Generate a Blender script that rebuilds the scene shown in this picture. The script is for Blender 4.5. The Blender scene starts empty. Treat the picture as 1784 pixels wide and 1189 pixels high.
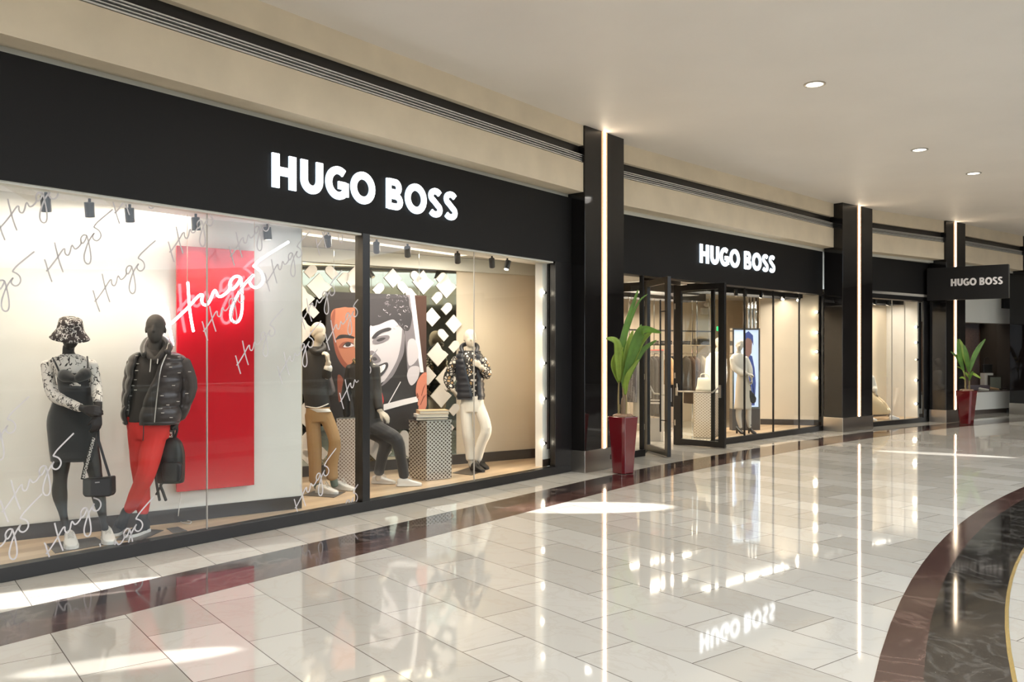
import bpy, bmesh, math, random
from mathutils import Vector, Matrix
random.seed(7)
sc = bpy.context.scene
COL = sc.collection
F = 1500.0; CX = 892.0; HZ = 616.0; EYE = 1.65

# ------------------------------------------------------------ camera
cd = bpy.data.cameras.new('camera'); cam = bpy.data.objects.new('camera', cd); COL.objects.link(cam)
cam.location = (0, 0, EYE); cam.rotation_euler = (math.pi/2, 0, 0)
cd.sensor_width = 36.0; cd.lens = 36.0*F/1784.0; cd.shift_y = (HZ-594.5)/1784.0
cd.clip_start = 0.05; cd.clip_end = 400
sc.camera = cam
sc.view_settings.view_transform = 'Standard'; sc.view_settings.look = 'None'
sc.view_settings.gamma = 1.0; sc.view_settings.use_curve_mapping = False
sc.view_settings.exposure = 0.42
# ------------------------------------------------------------ sky (daylight that falls through the round atrium)
w = bpy.data.worlds.new('sky'); sc.world = w; w.use_nodes = True
bg = w.node_tree.nodes['Background']; bg.inputs[0].default_value = (0.86, 0.93, 1.0, 1); bg.inputs[1].default_value = 3.0
sc.cycles.max_bounces = 10; sc.cycles.diffuse_bounces = 4; sc.cycles.glossy_bounces = 5
sc.cycles.transparent_max_bounces = 16; sc.cycles.transmission_bounces = 4
sc.cycles.caustics_reflective = False; sc.cycles.caustics_refractive = False
sc.cycles.sample_clamp_indirect = 4.0
sc.cycles.use_denoising = True
sc.cycles.use_adaptive_sampling = True; sc.cycles.adaptive_threshold = 0.03

def lamp(name, kind, loc, target, power, col=(1, .86, .68), **kw):
    l = bpy.data.lights.new(name, kind); l.energy = power; l.color = col
    for k, v in kw.items():
        setattr(l, k, v)
    o = bpy.data.objects.new(name, l); COL.objects.link(o); o.location = loc
    d = Vector(target)-Vector(loc)
    o.rotation_euler = d.to_track_quat('-Z', 'Y').to_euler()
    return o

# ------------------------------------------------------------ picture rays -> places in the hall
def G(x, y, z=0.0):
    Y = (EYE-z)*F/(y-HZ); return Vector(((x-CX)/F*Y, Y, z))
def W(x, y, Y):
    return Vector(((x-CX)/F*Y, Y, EYE-(y-HZ)/F*Y))
class Plane:                      # upright plane: normal towards the hall, direction d to the right
    def __init__(s, ang, dist):
        a = math.radians(ang); s.d = Vector((math.sin(a), math.cos(a), 0)); s.n = Vector((math.cos(a), -math.sin(a), 0)); s.D = dist; s.ang = ang
    def __call__(s, t, z=0.0, off=0.0):
        return s.n*(s.D+off)+s.d*t+Vector((0, 0, z))
    def hit(s, x, y=HZ, off=0.0):
        u = (x-CX)/F; Y = (s.D+off)/(s.n.x*u+s.n.y); p = Vector((u*Y, Y, 0))
        return p.dot(s.d), EYE-(y-HZ)/F*Y
    def t(s, x, off=0.0): return s.hit(x, HZ, off)[0]
def cross(p, q):                  # meeting point of two plans
    a, b, c, d = p.n.x, p.n.y, q.n.x, q.n.y; D = a*d-b*c
    return Vector(((p.D*d-b*q.D)/D, (a*q.D-p.D*c)/D, 0))
FA = Plane(37.6, -6.675)          # bay 1 shopfront
FB = Plane(44.6, -8.18)           # bay 2
FC = Plane(53.0, -10.55)          # bay 3
n4 = Plane(57.0, 0); n4.D = n4.n.dot(Vector((12.534, 23.239, 0))); FD = n4
BK = Plane(53.3, -8.167)          # white backdrop in bay 1
LT = Plane(56.0, -10.39)          # lattice wall in bay 1
CEIL = 4.8

# ------------------------------------------------------------ materials
MATS = {}
def nd(nt, kind, **kw):
    n = nt.nodes.new(kind)
    for k, v in kw.items():
        if k in n.inputs: n.inputs[k].default_value = v
        else: setattr(n, k, v)
    return n
def mat(name, col, rough=.5, metal=0., spec=.5, emit=0., ecol=None, bump=0., bscale=40., var=0., vscale=6., coat=0., sheen=0., alpha=1.):
    if name in MATS: return MATS[name]
    m = bpy.data.materials.new(name); m.use_nodes = True; nt = m.node_tree; b = nt.nodes['Principled BSDF']
    b.inputs['Base Color'].default_value = (*col, 1); b.inputs['Roughness'].default_value = rough
    b.inputs['Metallic'].default_value = metal; b.inputs['Specular IOR Level'].default_value = spec
    b.inputs['Coat Weight'].default_value = coat; b.inputs['Coat Roughness'].default_value = .03
    if sheen: b.inputs['Sheen Weight'].default_value = sheen
    if emit:
        b.inputs['Emission Color'].default_value = (*(ecol or col), 1); b.inputs['Emission Strength'].default_value = emit
    tc = nd(nt, 'ShaderNodeTexCoord')
    if var:
        nz = nd(nt, 'ShaderNodeTexNoise', Scale=vscale, Detail=5.)
        nt.links.new(tc.outputs['Object'], nz.inputs['Vector'])
        r = nd(nt, 'ShaderNodeValToRGB'); r.color_ramp.elements[0].position = .3; r.color_ramp.elements[1].position = .7
        r.color_ramp.elements[0].color = (*[c*(1-var) for c in col], 1); r.color_ramp.elements[1].color = (*[min(1, c*(1+var)) for c in col], 1)
        nt.links.new(nz.outputs['Fac'], r.inputs[0]); nt.links.new(r.outputs[0], b.inputs['Base Color'])
    if bump:
        nz = nd(nt, 'ShaderNodeTexNoise', Scale=bscale, Detail=4.)
        nt.links.new(tc.outputs['Object'], nz.inputs['Vector'])
        bp = nd(nt, 'ShaderNodeBump', Strength=bump, Distance=.01)
        nt.links.new(nz.outputs['Fac'], bp.inputs['Height']); nt.links.new(bp.outputs[0], b.inputs['Normal'])
    MATS[name] = m; return m
def glass(name, tint=(1, 1, 1), ior=1.45, rough=0.0):
    if name in MATS: return MATS[name]
    m = bpy.data.materials.new(name); m.use_nodes = True; nt = m.node_tree; nt.nodes.clear()
    o = nd(nt, 'ShaderNodeOutputMaterial'); t = nd(nt, 'ShaderNodeBsdfTransparent', Color=(*tint, 1)); g = nd(nt, 'ShaderNodeBsdfGlossy', Roughness=rough)
    f = nd(nt, 'ShaderNodeFresnel', IOR=ior); mx = nd(nt, 'ShaderNodeMixShader')
    ge = nd(nt, 'ShaderNodeNewGeometry'); k = nd(nt, 'ShaderNodeMath', operation='SUBTRACT'); k.inputs[0].default_value = 1.; k2 = nd(nt, 'ShaderNodeMath', operation='MULTIPLY'); k3 = nd(nt, 'ShaderNodeMath', operation='MULTIPLY'); k3.use_clamp = True; k3.inputs[1].default_value = 1.05
    nt.links.new(ge.outputs['Backfacing'], k.inputs[1]); nt.links.new(k.outputs[0], k2.inputs[0]); nt.links.new(f.outputs[0], k2.inputs[1]); nt.links.new(k2.outputs[0], k3.inputs[0])   # both faces of the sheet mirror a little
    nt.links.new(k3.outputs[0], mx.inputs[0]); nt.links.new(t.outputs[0], mx.inputs[1]); nt.links.new(g.outputs[0], mx.inputs[2]); nt.links.new(mx.outputs[0], o.inputs[0])
    MATS[name] = m; return m
def marble(name, c1, c2, vein, angle=0., tile=None, mortar=(.14, .12, .10), rough=.07, vscale=1.6, vstr=.5, speck=0.):
    m = bpy.data.materials.new(name); m.use_nodes = True; nt = m.node_tree; b = nt.nodes['Principled BSDF']; L = nt.links.new
    tc = nd(nt, 'ShaderNodeTexCoord'); mp = nd(nt, 'ShaderNodeMapping'); mp.inputs['Rotation'].default_value = (0, 0, angle)
    L(tc.outputs['Object'], mp.inputs['Vector'])
    n1 = nd(nt, 'ShaderNodeTexNoise', Scale=vscale, Detail=8., Roughness=.6, Distortion=.8); 
    base = nd(nt, 'ShaderNodeMix', data_type='RGBA'); base.inputs[6].default_value = (*c1, 1); base.inputs[7].default_value = (*c2, 1)
    if tile:
        br = nd(nt, 'ShaderNodeTexBrick', Scale=1., offset=.5, offset_frequency=2)
        br.inputs['Color1'].default_value = (0, 0, 0, 1); br.inputs['Color2'].default_value = (1, 1, 1, 1); br.inputs['Mortar'].default_value = (.5, .5, .5, 1)
        br.inputs['Mortar Size'].default_value = .003; br.inputs['Mortar Smooth'].default_value = .1; br.inputs['Bias'].default_value = 0.
        br.inputs['Brick Width'].default_value = tile[0]; br.inputs['Row Height'].default_value = tile[1]
        L(mp.outputs[0], br.inputs['Vector'])
        L(br.outputs['Color'], base.inputs[0])
        # every slab carries its own piece of veining
        sv = nd(nt, 'ShaderNodeVectorMath', operation='SCALE'); sv.inputs['Scale'].default_value = 13.; L(br.outputs['Color'], sv.inputs[0])
        ad = nd(nt, 'ShaderNodeVectorMath', operation='ADD'); L(mp.outputs[0], ad.inputs[0]); L(sv.outputs[0], ad.inputs[1]); L(ad.outputs[0], n1.inputs['Vector'])
    else:
        L(mp.outputs[0], n1.inputs['Vector']); L(n1.outputs['Fac'], base.inputs[0])
    vr = nd(nt, 'ShaderNodeValToRGB'); e = vr.color_ramp.elements
    e[0].position = .47; e[0].color = (0, 0, 0, 1); e[1].position = .53; e[1].color = (0, 0, 0, 1); k = vr.color_ramp.elements.new(.5); k.color = (1, 1, 1, 1)
    L(n1.outputs['Fac'], vr.inputs[0])
    vm = nd(nt, 'ShaderNodeMath', operation='MULTIPLY'); vm.inputs[1].default_value = vstr; L(vr.outputs[0], vm.inputs[0])
    mx = nd(nt, 'ShaderNodeMix', data_type='RGBA'); L(vm.outputs[0], mx.inputs[0]); L(base.outputs[2], mx.inputs[6]); mx.inputs[7].default_value = (*vein, 1)
    out = mx.outputs[2]
    if speck:
        n2 = nd(nt, 'ShaderNodeTexNoise', Scale=55., Detail=6., Roughness=.7); L(mp.outputs[0], n2.inputs['Vector'])
        r2 = nd(nt, 'ShaderNodeValToRGB'); r2.color_ramp.elements[0].position = .66; r2.color_ramp.elements[1].position = .74; L(n2.outputs['Fac'], r2.inputs[0])
        m3 = nd(nt, 'ShaderNodeMath', operation='MULTIPLY'); m3.inputs[1].default_value = speck; L(r2.outputs[0], m3.inputs[0])
        m2 = nd(nt, 'ShaderNodeMix', data_type='RGBA'); L(m3.outputs[0], m2.inputs[0]); L(out, m2.inputs[6]); m2.inputs[7].default_value = (.75, .74, .72, 1); out = m2.outputs[2]
    if tile:
        mm = nd(nt, 'ShaderNodeMix', data_type='RGBA'); L(br.outputs['Fac'], mm.inputs[0]); L(out, mm.inputs[6]); mm.inputs[7].default_value = (*mortar, 1); out = mm.outputs[2]
    L(out, b.inputs['Base Color'])
    b.inputs['Roughness'].default_value = rough; b.inputs['Specular IOR Level'].default_value = .72
    return m
def pattern(name, ground, mark, kind, scale, thr=.5, rough=.7, stretch=(1, 1, 1), rot=(0, 0, 0), mark2=None, metal=0.):
    m = bpy.data.materials.new(name); m.use_nodes = True; nt = m.node_tree; b = nt.nodes['Principled BSDF']; L = nt.links.new
    tc = nd(nt, 'ShaderNodeTexCoord'); mp = nd(nt, 'ShaderNodeMapping'); mp.inputs['Rotation'].default_value = rot; mp.inputs['Scale'].default_value = stretch
    L(tc.outputs['Object'], mp.inputs['Vector'])
    if kind == 'dots':
        v = nd(nt, 'ShaderNodeTexVoronoi', Scale=scale, Randomness=.25); L(mp.outputs[0], v.inputs['Vector']); src = v.outputs['Distance']; lo = True
    elif kind == 'holes':
        sp0 = nd(nt, 'ShaderNodeSeparateXYZ'); L(tc.outputs['Object'], sp0.inputs[0]); ax = nd(nt, 'ShaderNodeMath', operation='ADD'); L(sp0.outputs[0], ax.inputs[0]); s10 = nd(nt, 'ShaderNodeMath', operation='MULTIPLY'); s10.inputs[1].default_value = .1; L(sp0.outputs[1], s10.inputs[0]); L(s10.outputs[0], ax.inputs[1])
        cb0 = nd(nt, 'ShaderNodeCombineXYZ'); L(ax.outputs[0], cb0.inputs[0]); L(sp0.outputs[2], cb0.inputs[1]); mp.inputs['Rotation'].default_value = (0, 0, math.pi/4); L(cb0.outputs[0], mp.inputs['Vector'])
        v = nd(nt, 'ShaderNodeTexVoronoi', Scale=scale, Randomness=.0, voronoi_dimensions='2D'); L(mp.outputs[0], v.inputs['Vector']); src = v.outputs['Distance']; lo = True
    elif kind == 'cells':
        v = nd(nt, 'ShaderNodeTexVoronoi', Scale=scale, Randomness=.8, feature='DISTANCE_TO_EDGE'); L(mp.outputs[0], v.inputs['Vector']); src = v.outputs['Distance']; lo = False
    elif kind == 'script':
        nz = nd(nt, 'ShaderNodeTexNoise', Scale=scale*1.6, Detail=1.); L(mp.outputs[0], nz.inputs['Vector'])
        ad = nd(nt, 'ShaderNodeVectorMath', operation='ADD'); s2 = nd(nt, 'ShaderNodeVectorMath', operation='SCALE'); s2.inputs['Scale'].default_value = .055
        L(nz.outputs['Color'], s2.inputs[0]); L(mp.outputs[0], ad.inputs[0]); L(s2.outputs[0], ad.inputs[1])
        v = nd(nt, 'ShaderNodeTexVoronoi', Scale=scale, Randomness=1., feature='DISTANCE_TO_EDGE'); L(ad.outputs[0], v.inputs['Vector']); src = v.outputs['Distance']; lo = True
    else:
        v = nd(nt, 'ShaderNodeTexWave', Scale=scale, Distortion=0.); L(mp.outputs[0], v.inputs['Vector']); src = v.outputs['Fac']; lo = True
    if kind == 'script':
        n9 = nd(nt, 'ShaderNodeTexNoise', Scale=scale*1.1, Detail=0.); L(mp.outputs[0], n9.inputs['Vector'])
        g9 = nd(nt, 'ShaderNodeMath', operation='LESS_THAN'); g9.inputs[1].default_value = .43; L(n9.outputs['Fac'], g9.inputs[0])
        a9 = nd(nt, 'ShaderNodeMath', operation='ADD'); L(src, a9.inputs[0]); L(g9.outputs[0], a9.inputs[1]); src = a9.outputs[0]
    r = nd(nt, 'ShaderNodeMath', operation='LESS_THAN' if lo else 'GREATER_THAN'); r.inputs[1].default_value = thr; L(src, r.inputs[0])
    mx = nd(nt, 'ShaderNodeMix', data_type='RGBA'); L(r.outputs[0], mx.inputs[0]); mx.inputs[6].default_value = (*ground, 1)
    mx.inputs[7].default_value = (*mark, 1)
    if mark2:
        nz = nd(nt, 'ShaderNodeTexVoronoi', Scale=scale, Randomness=.8); L(mp.outputs[0], nz.inputs['Vector'])
        sp = nd(nt, 'ShaderNodeSeparateColor'); L(nz.outputs['Color'], sp.inputs[0])
        g = nd(nt, 'ShaderNodeMath', operation='GREATER_THAN'); g.inputs[1].default_value = .72; L(sp.outputs[0], g.inputs[0])
        m2 = nd(nt, 'ShaderNodeMix', data_type='RGBA'); L(g.outputs[0], m2.inputs[0]); m2.inputs[6].default_value = (*mark, 1); m2.inputs[7].default_value = (*mark2, 1)
        L(m2.outputs[2], mx.inputs[7])
    L(mx.outputs[2], b.inputs['Base Color']); b.inputs['Roughness'].default_value = rough; b.inputs['Metallic'].default_value = metal
    return m

M_black = mat('black_fascia_paint', (.008, .0075, .0075), .55, spec=.25, bump=.04, bscale=120)
M_frame = mat('black_anodised_metal', (.010, .009, .009), .32)
M_gloss = mat('black_polished_panel', (.010, .009, .009), .04, spec=.5)
M_steel = mat('brushed_steel', (.50, .47, .43), .28, metal=1., bump=.05, bscale=200)
M_chrome = mat('chrome', (.80, .78, .75), .07, metal=1.)
M_cream = mat('cream_textured_render', (.82, .71, .54), .75, var=.06, vscale=2.2, bump=.06, bscale=9)
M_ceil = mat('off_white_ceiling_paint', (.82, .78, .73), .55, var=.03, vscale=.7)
M_white = mat('white_display_wall', (.80, .77, .73), .6, var=.02)
M_shopwall = mat('cream_shop_wall', (.68, .58, .45), .6, var=.05, vscale=1.5)
M_trimw = mat('pale_grey_trim', (.70, .69, .62), .5)
M_slot = mat('silver_slot_metal', (.80, .80, .77), .35, metal=.4)
M_glass = glass('shop_glass', (.97, .985, .975), 1.5)
M_rail_glass = glass('balustrade_glass', (.93, .97, .95), 1.5)
M_vinyl = mat('white_vinyl_film', (.62, .60, .61), .6)
M_led = mat('warm_white_light_strip', (1, 1, 1), .4, emit=16., ecol=(1, .84, .62))
M_ledhalo = mat('amber_halo_glow', (.9, .6, .4), .4, emit=.55, ecol=(1, .48, .22))  # warm halo of the column strips, imitated by a weak glow
M_neon = mat('white_neon_tube', (1, 1, 1), .3, emit=6., ecol=(.93, .90, 1))
M_sign = mat('lit_white_letter_face', (1, 1, 1), .4, emit=1.7, ecol=(.93, .97, 1))
M_signside = mat('lit_letter_edge', (.9, .95, 1), .4, emit=.7, ecol=(.62, .82, 1))
M_signoff = mat('unlit_white_letter', (.72, .70, .70), .45)
M_bulb = mat('spotlight_bulb', (1, 1, 1), .3, emit=40., ecol=(1, .86, .66))
M_wood = pattern('pale_oak_boards', (.60, .45, .30), (.52, .38, .25), 'wave', 1.1, .5, .35, rot=(0, 0, .65))
M_red = mat('red_gloss_panel', (.62, .006, .018), .12, coat=.3)
M_skirt = mat('dark_brown_skirting', (.035, .026, .020), .4)
M_manblack = mat('matt_black_mannequin', (.016, .013, .012), .55)
M_mangrey = mat('charcoal_fabric_mannequin', (.065, .055, .050), .8, bump=.1, bscale=300)
M_manlinen = mat('linen_covered_mannequin', (.55, .48, .40), .8, bump=.15, bscale=260)
M_mirror = mat('mirror_wall', (.30, .29, .23), .03, metal=1., bump=.03, bscale=1.5)
M_brown = marble('reddish_brown_marble', (.058, .030, .026), (.082, .044, .037), (.34, .22, .18), rough=.09, vscale=1.2, vstr=.28)
M_darkm = marble('black_marble', (.016, .014, .013), (.030, .026, .022), (.55, .52, .48), rough=.06, vscale=2.4, vstr=.12, speck=.45)
M_stripb = marble('black_border_marble', (.018, .012, .012), (.035, .022, .020), (.45, .38, .34), rough=.05, vscale=1.1, vstr=.25, speck=.12)
M_gold = mat('brass_inlay', (.75, .58, .20), .25, metal=1.)
TA = math.radians(-37.0)
M_floor = marble('cream_marble_tiles', (.47, .445, .395), (.62, .60, .55), (.40, .31, .22), angle=math.radians(53.0), tile=(.88, .44), rough=.04, vscale=2.2, vstr=.15)

# ------------------------------------------------------------ mesh builder
class MB:
    def __init__(s): s.v = []; s.f = []; s.mi = []; s.m = 0
    def add(s, vs, fs):
        n = len(s.v); s.v += [Vector(p) for p in vs]; s.f += [tuple(i+n for i in f) for f in fs]; s.mi += [s.m]*len(fs); return s
    def box8(s, p):
        return s.add(p, [(0, 3, 2, 1), (4, 5, 6, 7), (0, 1, 5, 4), (1, 2, 6, 5), (2, 3, 7, 6), (3, 0, 4, 7)])
    def box(s, a, b):
        x0, y0, z0 = a; x1, y1, z1 = b
        return s.box8([(x0, y0, z0), (x1, y0, z0), (x1, y1, z0), (x0, y1, z0), (x0, y0, z1), (x1, y0, z1), (x1, y1, z1), (x0, y1, z1)])
    def wallbox(s, pl, t0, t1, z0, z1, o0, o1):      # box on an upright plane; o = distance towards the hall
        q = [pl(t0, z0, o1), pl(t1, z0, o1), pl(t1, z0, o0), pl(t0, z0, o0), pl(t0, z1, o1), pl(t1, z1, o1), pl(t1, z1, o0), pl(t0, z1, o0)]
        return s.box8(q)
    def seg(s, a, b, th, z0, z1, side=0):            # wall between two plan points, thickness th
        a = Vector((a[0], a[1], 0)); b = Vector((b[0], b[1], 0)); d = (b-a).normalized(); n = Vector((d.y, -d.x, 0))
        f, k = (th/2, -th/2) if side == 0 else ((0, -th) if side < 0 else (th, 0))
        Z = Vector((0, 0, 1))
        q = [a+n*f, b+n*f, b+n*k, a+n*k]
        return s.box8([p+Z*z0 for p in q]+[p+Z*z1 for p in q])
    def prism(s, poly, z0, z1):
        n = len(poly); vs = [(p[0], p[1], z0) for p in poly]+[(p[0], p[1], z1) for p in poly]
        fs = [tuple(range(n))[::-1], tuple(range(n, 2*n))]+[(i, (i+1) % n, n+(i+1) % n, n+i) for i in range(n)]
        return s.add(vs, fs)
    def slab(s, pts, fwd, th):                       # outline in 3D, extruded by fwd*th
        n = len(pts); vs = [Vector(p) for p in pts]+[Vector(p)+fwd*th for p in pts]
        fs = [tuple(range(n)), tuple(range(n, 2*n))[::-1]]+[(i, (i+1) % n, n+(i+1) % n, n+i) for i in range(n)]
        return s.add(vs, fs)
    def band(s, A, B, z0, z1):                       # strip between two plan polylines
        n = len(A); vs = []
        for z in (z0, z1):
            vs += [(p[0], p[1], z) for p in A]+[(p[0], p[1], z) for p in B]
        fs = []
        for i in range(n-1):
            fs += [(i, i+1, n+i+1, n+i), (2*n+i, 3*n+i, 3*n+i+1, 2*n+i+1), (i, 2*n+i, 2*n+i+1, i+1), (n+i, n+i+1, 3*n+i+1, 3*n+i)]
        fs += [(0, n, 3*n, 2*n), (n-1, 3*n-1, 4*n-1, 2*n-1)]
        return s.add(vs, fs)
    def ribbon(s, pts, wd, U, V, O, N, th):          # flat stroke; pts 2D in (U,V) from O, raised along N
        P = [Vector((p[0], p[1])) for p in pts]; P = [p for i, p in enumerate(P) if not i or (p-P[i-1]).length > 1e-5]; n = len(P); L = []; R = []
        closed = (P[0]-P[-1]).length < 1e-6
        for i in range(n):
            a = P[i-1] if i else (P[-2] if closed else None); b = P[i+1] if i < n-1 else (P[1] if closed else None)
            d1 = (P[i]-a).normalized() if a is not None else None; d2 = (b-P[i]).normalized() if b is not None else None
            if d1 is None: d1 = d2
            if d2 is None: d2 = d1
            m = (d1+d2); m = m.normalized() if m.length > 1e-6 else d1
            nn = Vector((-m.y, m.x)); k = max(.5, nn.dot(Vector((-d1.y, d1.x))))
            L.append(P[i]+nn*wd/2/k); R.append(P[i]-nn*wd/2/k)
        f3 = lambda p, h: O+U*p.x+V*p.y+N*h
        vs = [f3(p, 0) for p in L]+[f3(p, 0) for p in R]+[f3(p, th) for p in L]+[f3(p, th) for p in R]; fs = []
        for i in range(n-1):
            fs += [(i, i+1, n+i+1, n+i), (2*n+i, 3*n+i, 3*n+i+1, 2*n+i+1), (i, 2*n+i, 2*n+i+1, i+1), (n+i, n+i+1, 3*n+i+1, 3*n+i)]
        fs += [(0, n, 3*n, 2*n), (n-1, 3*n-1, 4*n-1, 2*n-1)]
        return s.add(vs, fs)
    def loft(s, rings, cap=True):
        n = len(rings[0]); vs = [p for r in rings for p in r]; fs = []
        for i in range(len(rings)-1):
            for j in range(n):
                k = (j+1) % n; fs.append((i*n+j, i*n+k, (i+1)*n+k, (i+1)*n+j))
        if cap: fs += [tuple(range(n))[::-1], tuple((len(rings)-1)*n+j for j in range(n))]
        return s.add(vs, fs)
    def tube(s, pts, r, n=12, sub=4, flat=1., up=None, cap=True):   # smooth limb through the points, radius per point
        P = [Vector(p) for p in pts]; R = list(r) if hasattr(r, '__len__') else [r]*len(P)
        if sub > 1 and len(P) > 1:
            Q = []; S = []
            for i in range(len(P)-1):
                a = P[max(i-1, 0)]; b = P[i]; c = P[i+1]; d = P[min(i+2, len(P)-1)]
                for k in range(sub):
                    t = k/sub; Q.append(.5*((2*b)+(c-a)*t+(2*a-5*b+4*c-d)*t*t+(3*b-a-3*c+d)*t**3))
                    e = t*t*(3-2*t); S.append(R[i]*(1-e)+R[i+1]*e)
            Q.append(P[-1]); S.append(R[-1]); P, R = Q, S
        if cap:
            d0 = (P[0]-P[1]).normalized(); d1 = (P[-1]-P[-2]).normalized(); r0, r1 = R[0], R[-1]
            P = [P[0]+d0*r0*.55, P[0]+d0*r0*.35]+P+[P[-1]+d1*r1*.35, P[-1]+d1*r1*.55]; R = [r0*.45, r0*.8]+R+[r1*.8, r1*.45]
        T = [(P[min(i+1, len(P)-1)]-P[max(i-1, 0)]).normalized() for i in range(len(P))]
        u = Vector(up) if up else (Vector((0, 1, 0)) if abs(T[0].y) < .9 else Vector((1, 0, 0)))
        rings = []
        for p, t, rr in zip(P, T, R):
            x = (u-t*u.dot(t)).normalized(); y = t.cross(x); u = x if not up else Vector(up)
            rings.append([p+(x*math.cos(a)*flat+y*math.sin(a))*rr for a in [2*math.pi*j/n for j in range(n)]])
        return s.loft(rings)
    def stack(s, rings, n=24, sub=4, e=2.0, ang=0., a0=0., a1=2*math.pi, mod=None, cap=True):  # horizontal sections (x,y,z,rx,ry)
        Q = []
        for i in range(len(rings)-1):
            a = rings[max(i-1, 0)]; b = rings[i]; c = rings[i+1]; d = rings[min(i+2, len(rings)-1)]
            for k in range(sub):
                t = k/sub; Q.append([.5*((2*b[j])+(c[j]-a[j])*t+(2*a[j]-5*b[j]+4*c[j]-d[j])*t*t+(3*b[j]-a[j]-3*c[j]+d[j])*t**3) for j in range(len(b))])
        Q.append(list(rings[-1])); R = []
        full = abs((a1-a0)-2*math.pi) < 1e-6
        for q in Q:
            k = mod(q[2]) if mod else 1.; ring = []
            lo, hi = (q[5], q[6]) if len(q) > 5 else (a0, a1)
            for j in range(n):
                a = lo+(hi-lo)*j/(n if full and len(q) <= 5 else n-1); c, d = math.cos(a), math.sin(a)
                X = abs(c)**(2/e)*math.copysign(1, c)*max(q[3], .001)*k; Y = abs(d)**(2/e)*math.copysign(1, d)*max(q[4], .001)*k
                ring.append(Vector((q[0]+X*math.cos(ang)-Y*math.sin(ang), q[1]+X*math.sin(ang)+Y*math.cos(ang), q[2])))
            R.append(ring)
        if full and len(Q[0]) <= 5: return s.loft(R, cap)
        vs = [p for r in R for p in r]
        fs = [(i*n+j, i*n+j+1, (i+1)*n+j+1, (i+1)*n+j) for i in range(len(R)-1) for j in range(n-1)]
        return s.add(vs, fs)
    def egg(s, c, rx, ry, rz, n=16, m=10, rot=None):
        rings = []
        for i in range(m+1):
            th = math.pi*(i+.02)/(m+.04); z = -math.cos(th); r = math.sin(th)
            rings.append([Vector((rx*r*math.cos(a), ry*r*math.sin(a), rz*z)) for a in [2*math.pi*j/n for j in range(n)]])
        rings = [[(rot @ p if rot else p)+Vector(c) for p in r] for r in rings]
        return s.loft(rings)
    def build(s, name, m, parent=None, origin=None, bevel=0., smooth=False, remesh=0., solid=0., sub=0, relax=0):
        o0 = Vector(origin) if origin is not None else (Vector((0, 0, 0)) if parent is None else WORLD(parent))
        me = bpy.data.meshes.new(name); me.from_pydata([p-o0 for p in s.v], [], s.f)
        ms = m if isinstance(m, (list, tuple)) else [m]
        for x in ms: me.materials.append(x)
        if len(ms) > 1: me.polygons.foreach_set('material_index', s.mi)
        bm = bmesh.new(); bm.from_mesh(me); bmesh.ops.recalc_face_normals(bm, faces=bm.faces)
        if smooth:
            for f in bm.faces: f.smooth = True
        bm.to_mesh(me); bm.free(); me.update()
        o = bpy.data.objects.new(name, me); COL.objects.link(o)
        if parent is not None: o.parent = parent; o.location = o0-WORLD(parent)
        else: o.location = o0
        LOC[o.name] = o0
        if remesh:
            r = o.modifiers.new('remesh', 'REMESH'); r.mode = 'VOXEL'; r.voxel_size = remesh; r.use_smooth_shade = True
            r = o.modifiers.new('smooth', 'SMOOTH'); r.iterations = relax or 3; r.factor = .5
        if solid:
            r = o.modifiers.new('solid', 'SOLIDIFY'); r.thickness = solid; r.offset = 0
        if sub:
            r = o.modifiers.new('sub', 'SUBSURF'); r.levels = r.render_levels = sub
        if bevel:
            r = o.modifiers.new('bevel', 'BEVEL'); r.width = bevel; r.segments = 2; r.limit_method = 'ANGLE'
        return o
LOC = {}
def WORLD(o): return LOC.get(o.name, Vector((0, 0, 0)))
def thing(name, label, cat, loc, group=None):
    o = bpy.data.objects.new(name, None); COL.objects.link(o); o.location = loc; o.empty_display_size = .1
    LOC[o.name] = Vector(loc); o['label'] = label; o['category'] = cat
    if group: o['group'] = group
    return o
def tag(o, label, cat, group=None):
    o['label'] = label; o['category'] = cat
    if group: o['group'] = group
    return o
def struct(o, label=None):
    o['kind'] = 'structure'
    if label: o['label'] = label
    return o
def sempty(name, loc=(0, 0, 0)):
    o = bpy.data.objects.new(name, None); COL.objects.link(o); o.location = loc; LOC[o.name] = Vector(loc); o['kind'] = 'structure'; return o

def dup(root, loc, rotz=None, label=None):
    r = root.copy(); COL.objects.link(r); r.location = loc
    if rotz is not None: r.rotation_euler = (0, 0, rotz)
    if label: r['label'] = label
    for ch in list(root.children):
        c = ch.copy(); COL.objects.link(c); c.parent = r
        for g in ch.children:
            d = g.copy(); COL.objects.link(d); d.parent = c
    return r

# ============================================================ THE HALL
# circular atrium void: centre (20,-4.4)
RC = Vector((20.0, -4.4, 0))
def arc(r, a0, a1, n, c=RC):
    return [(c.x+r*math.cos(math.radians(a0+(a1-a0)*i/(n-1))), c.y+r*math.sin(math.radians(a0+(a1-a0)*i/(n-1)))) for i in range(n)]
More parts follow.
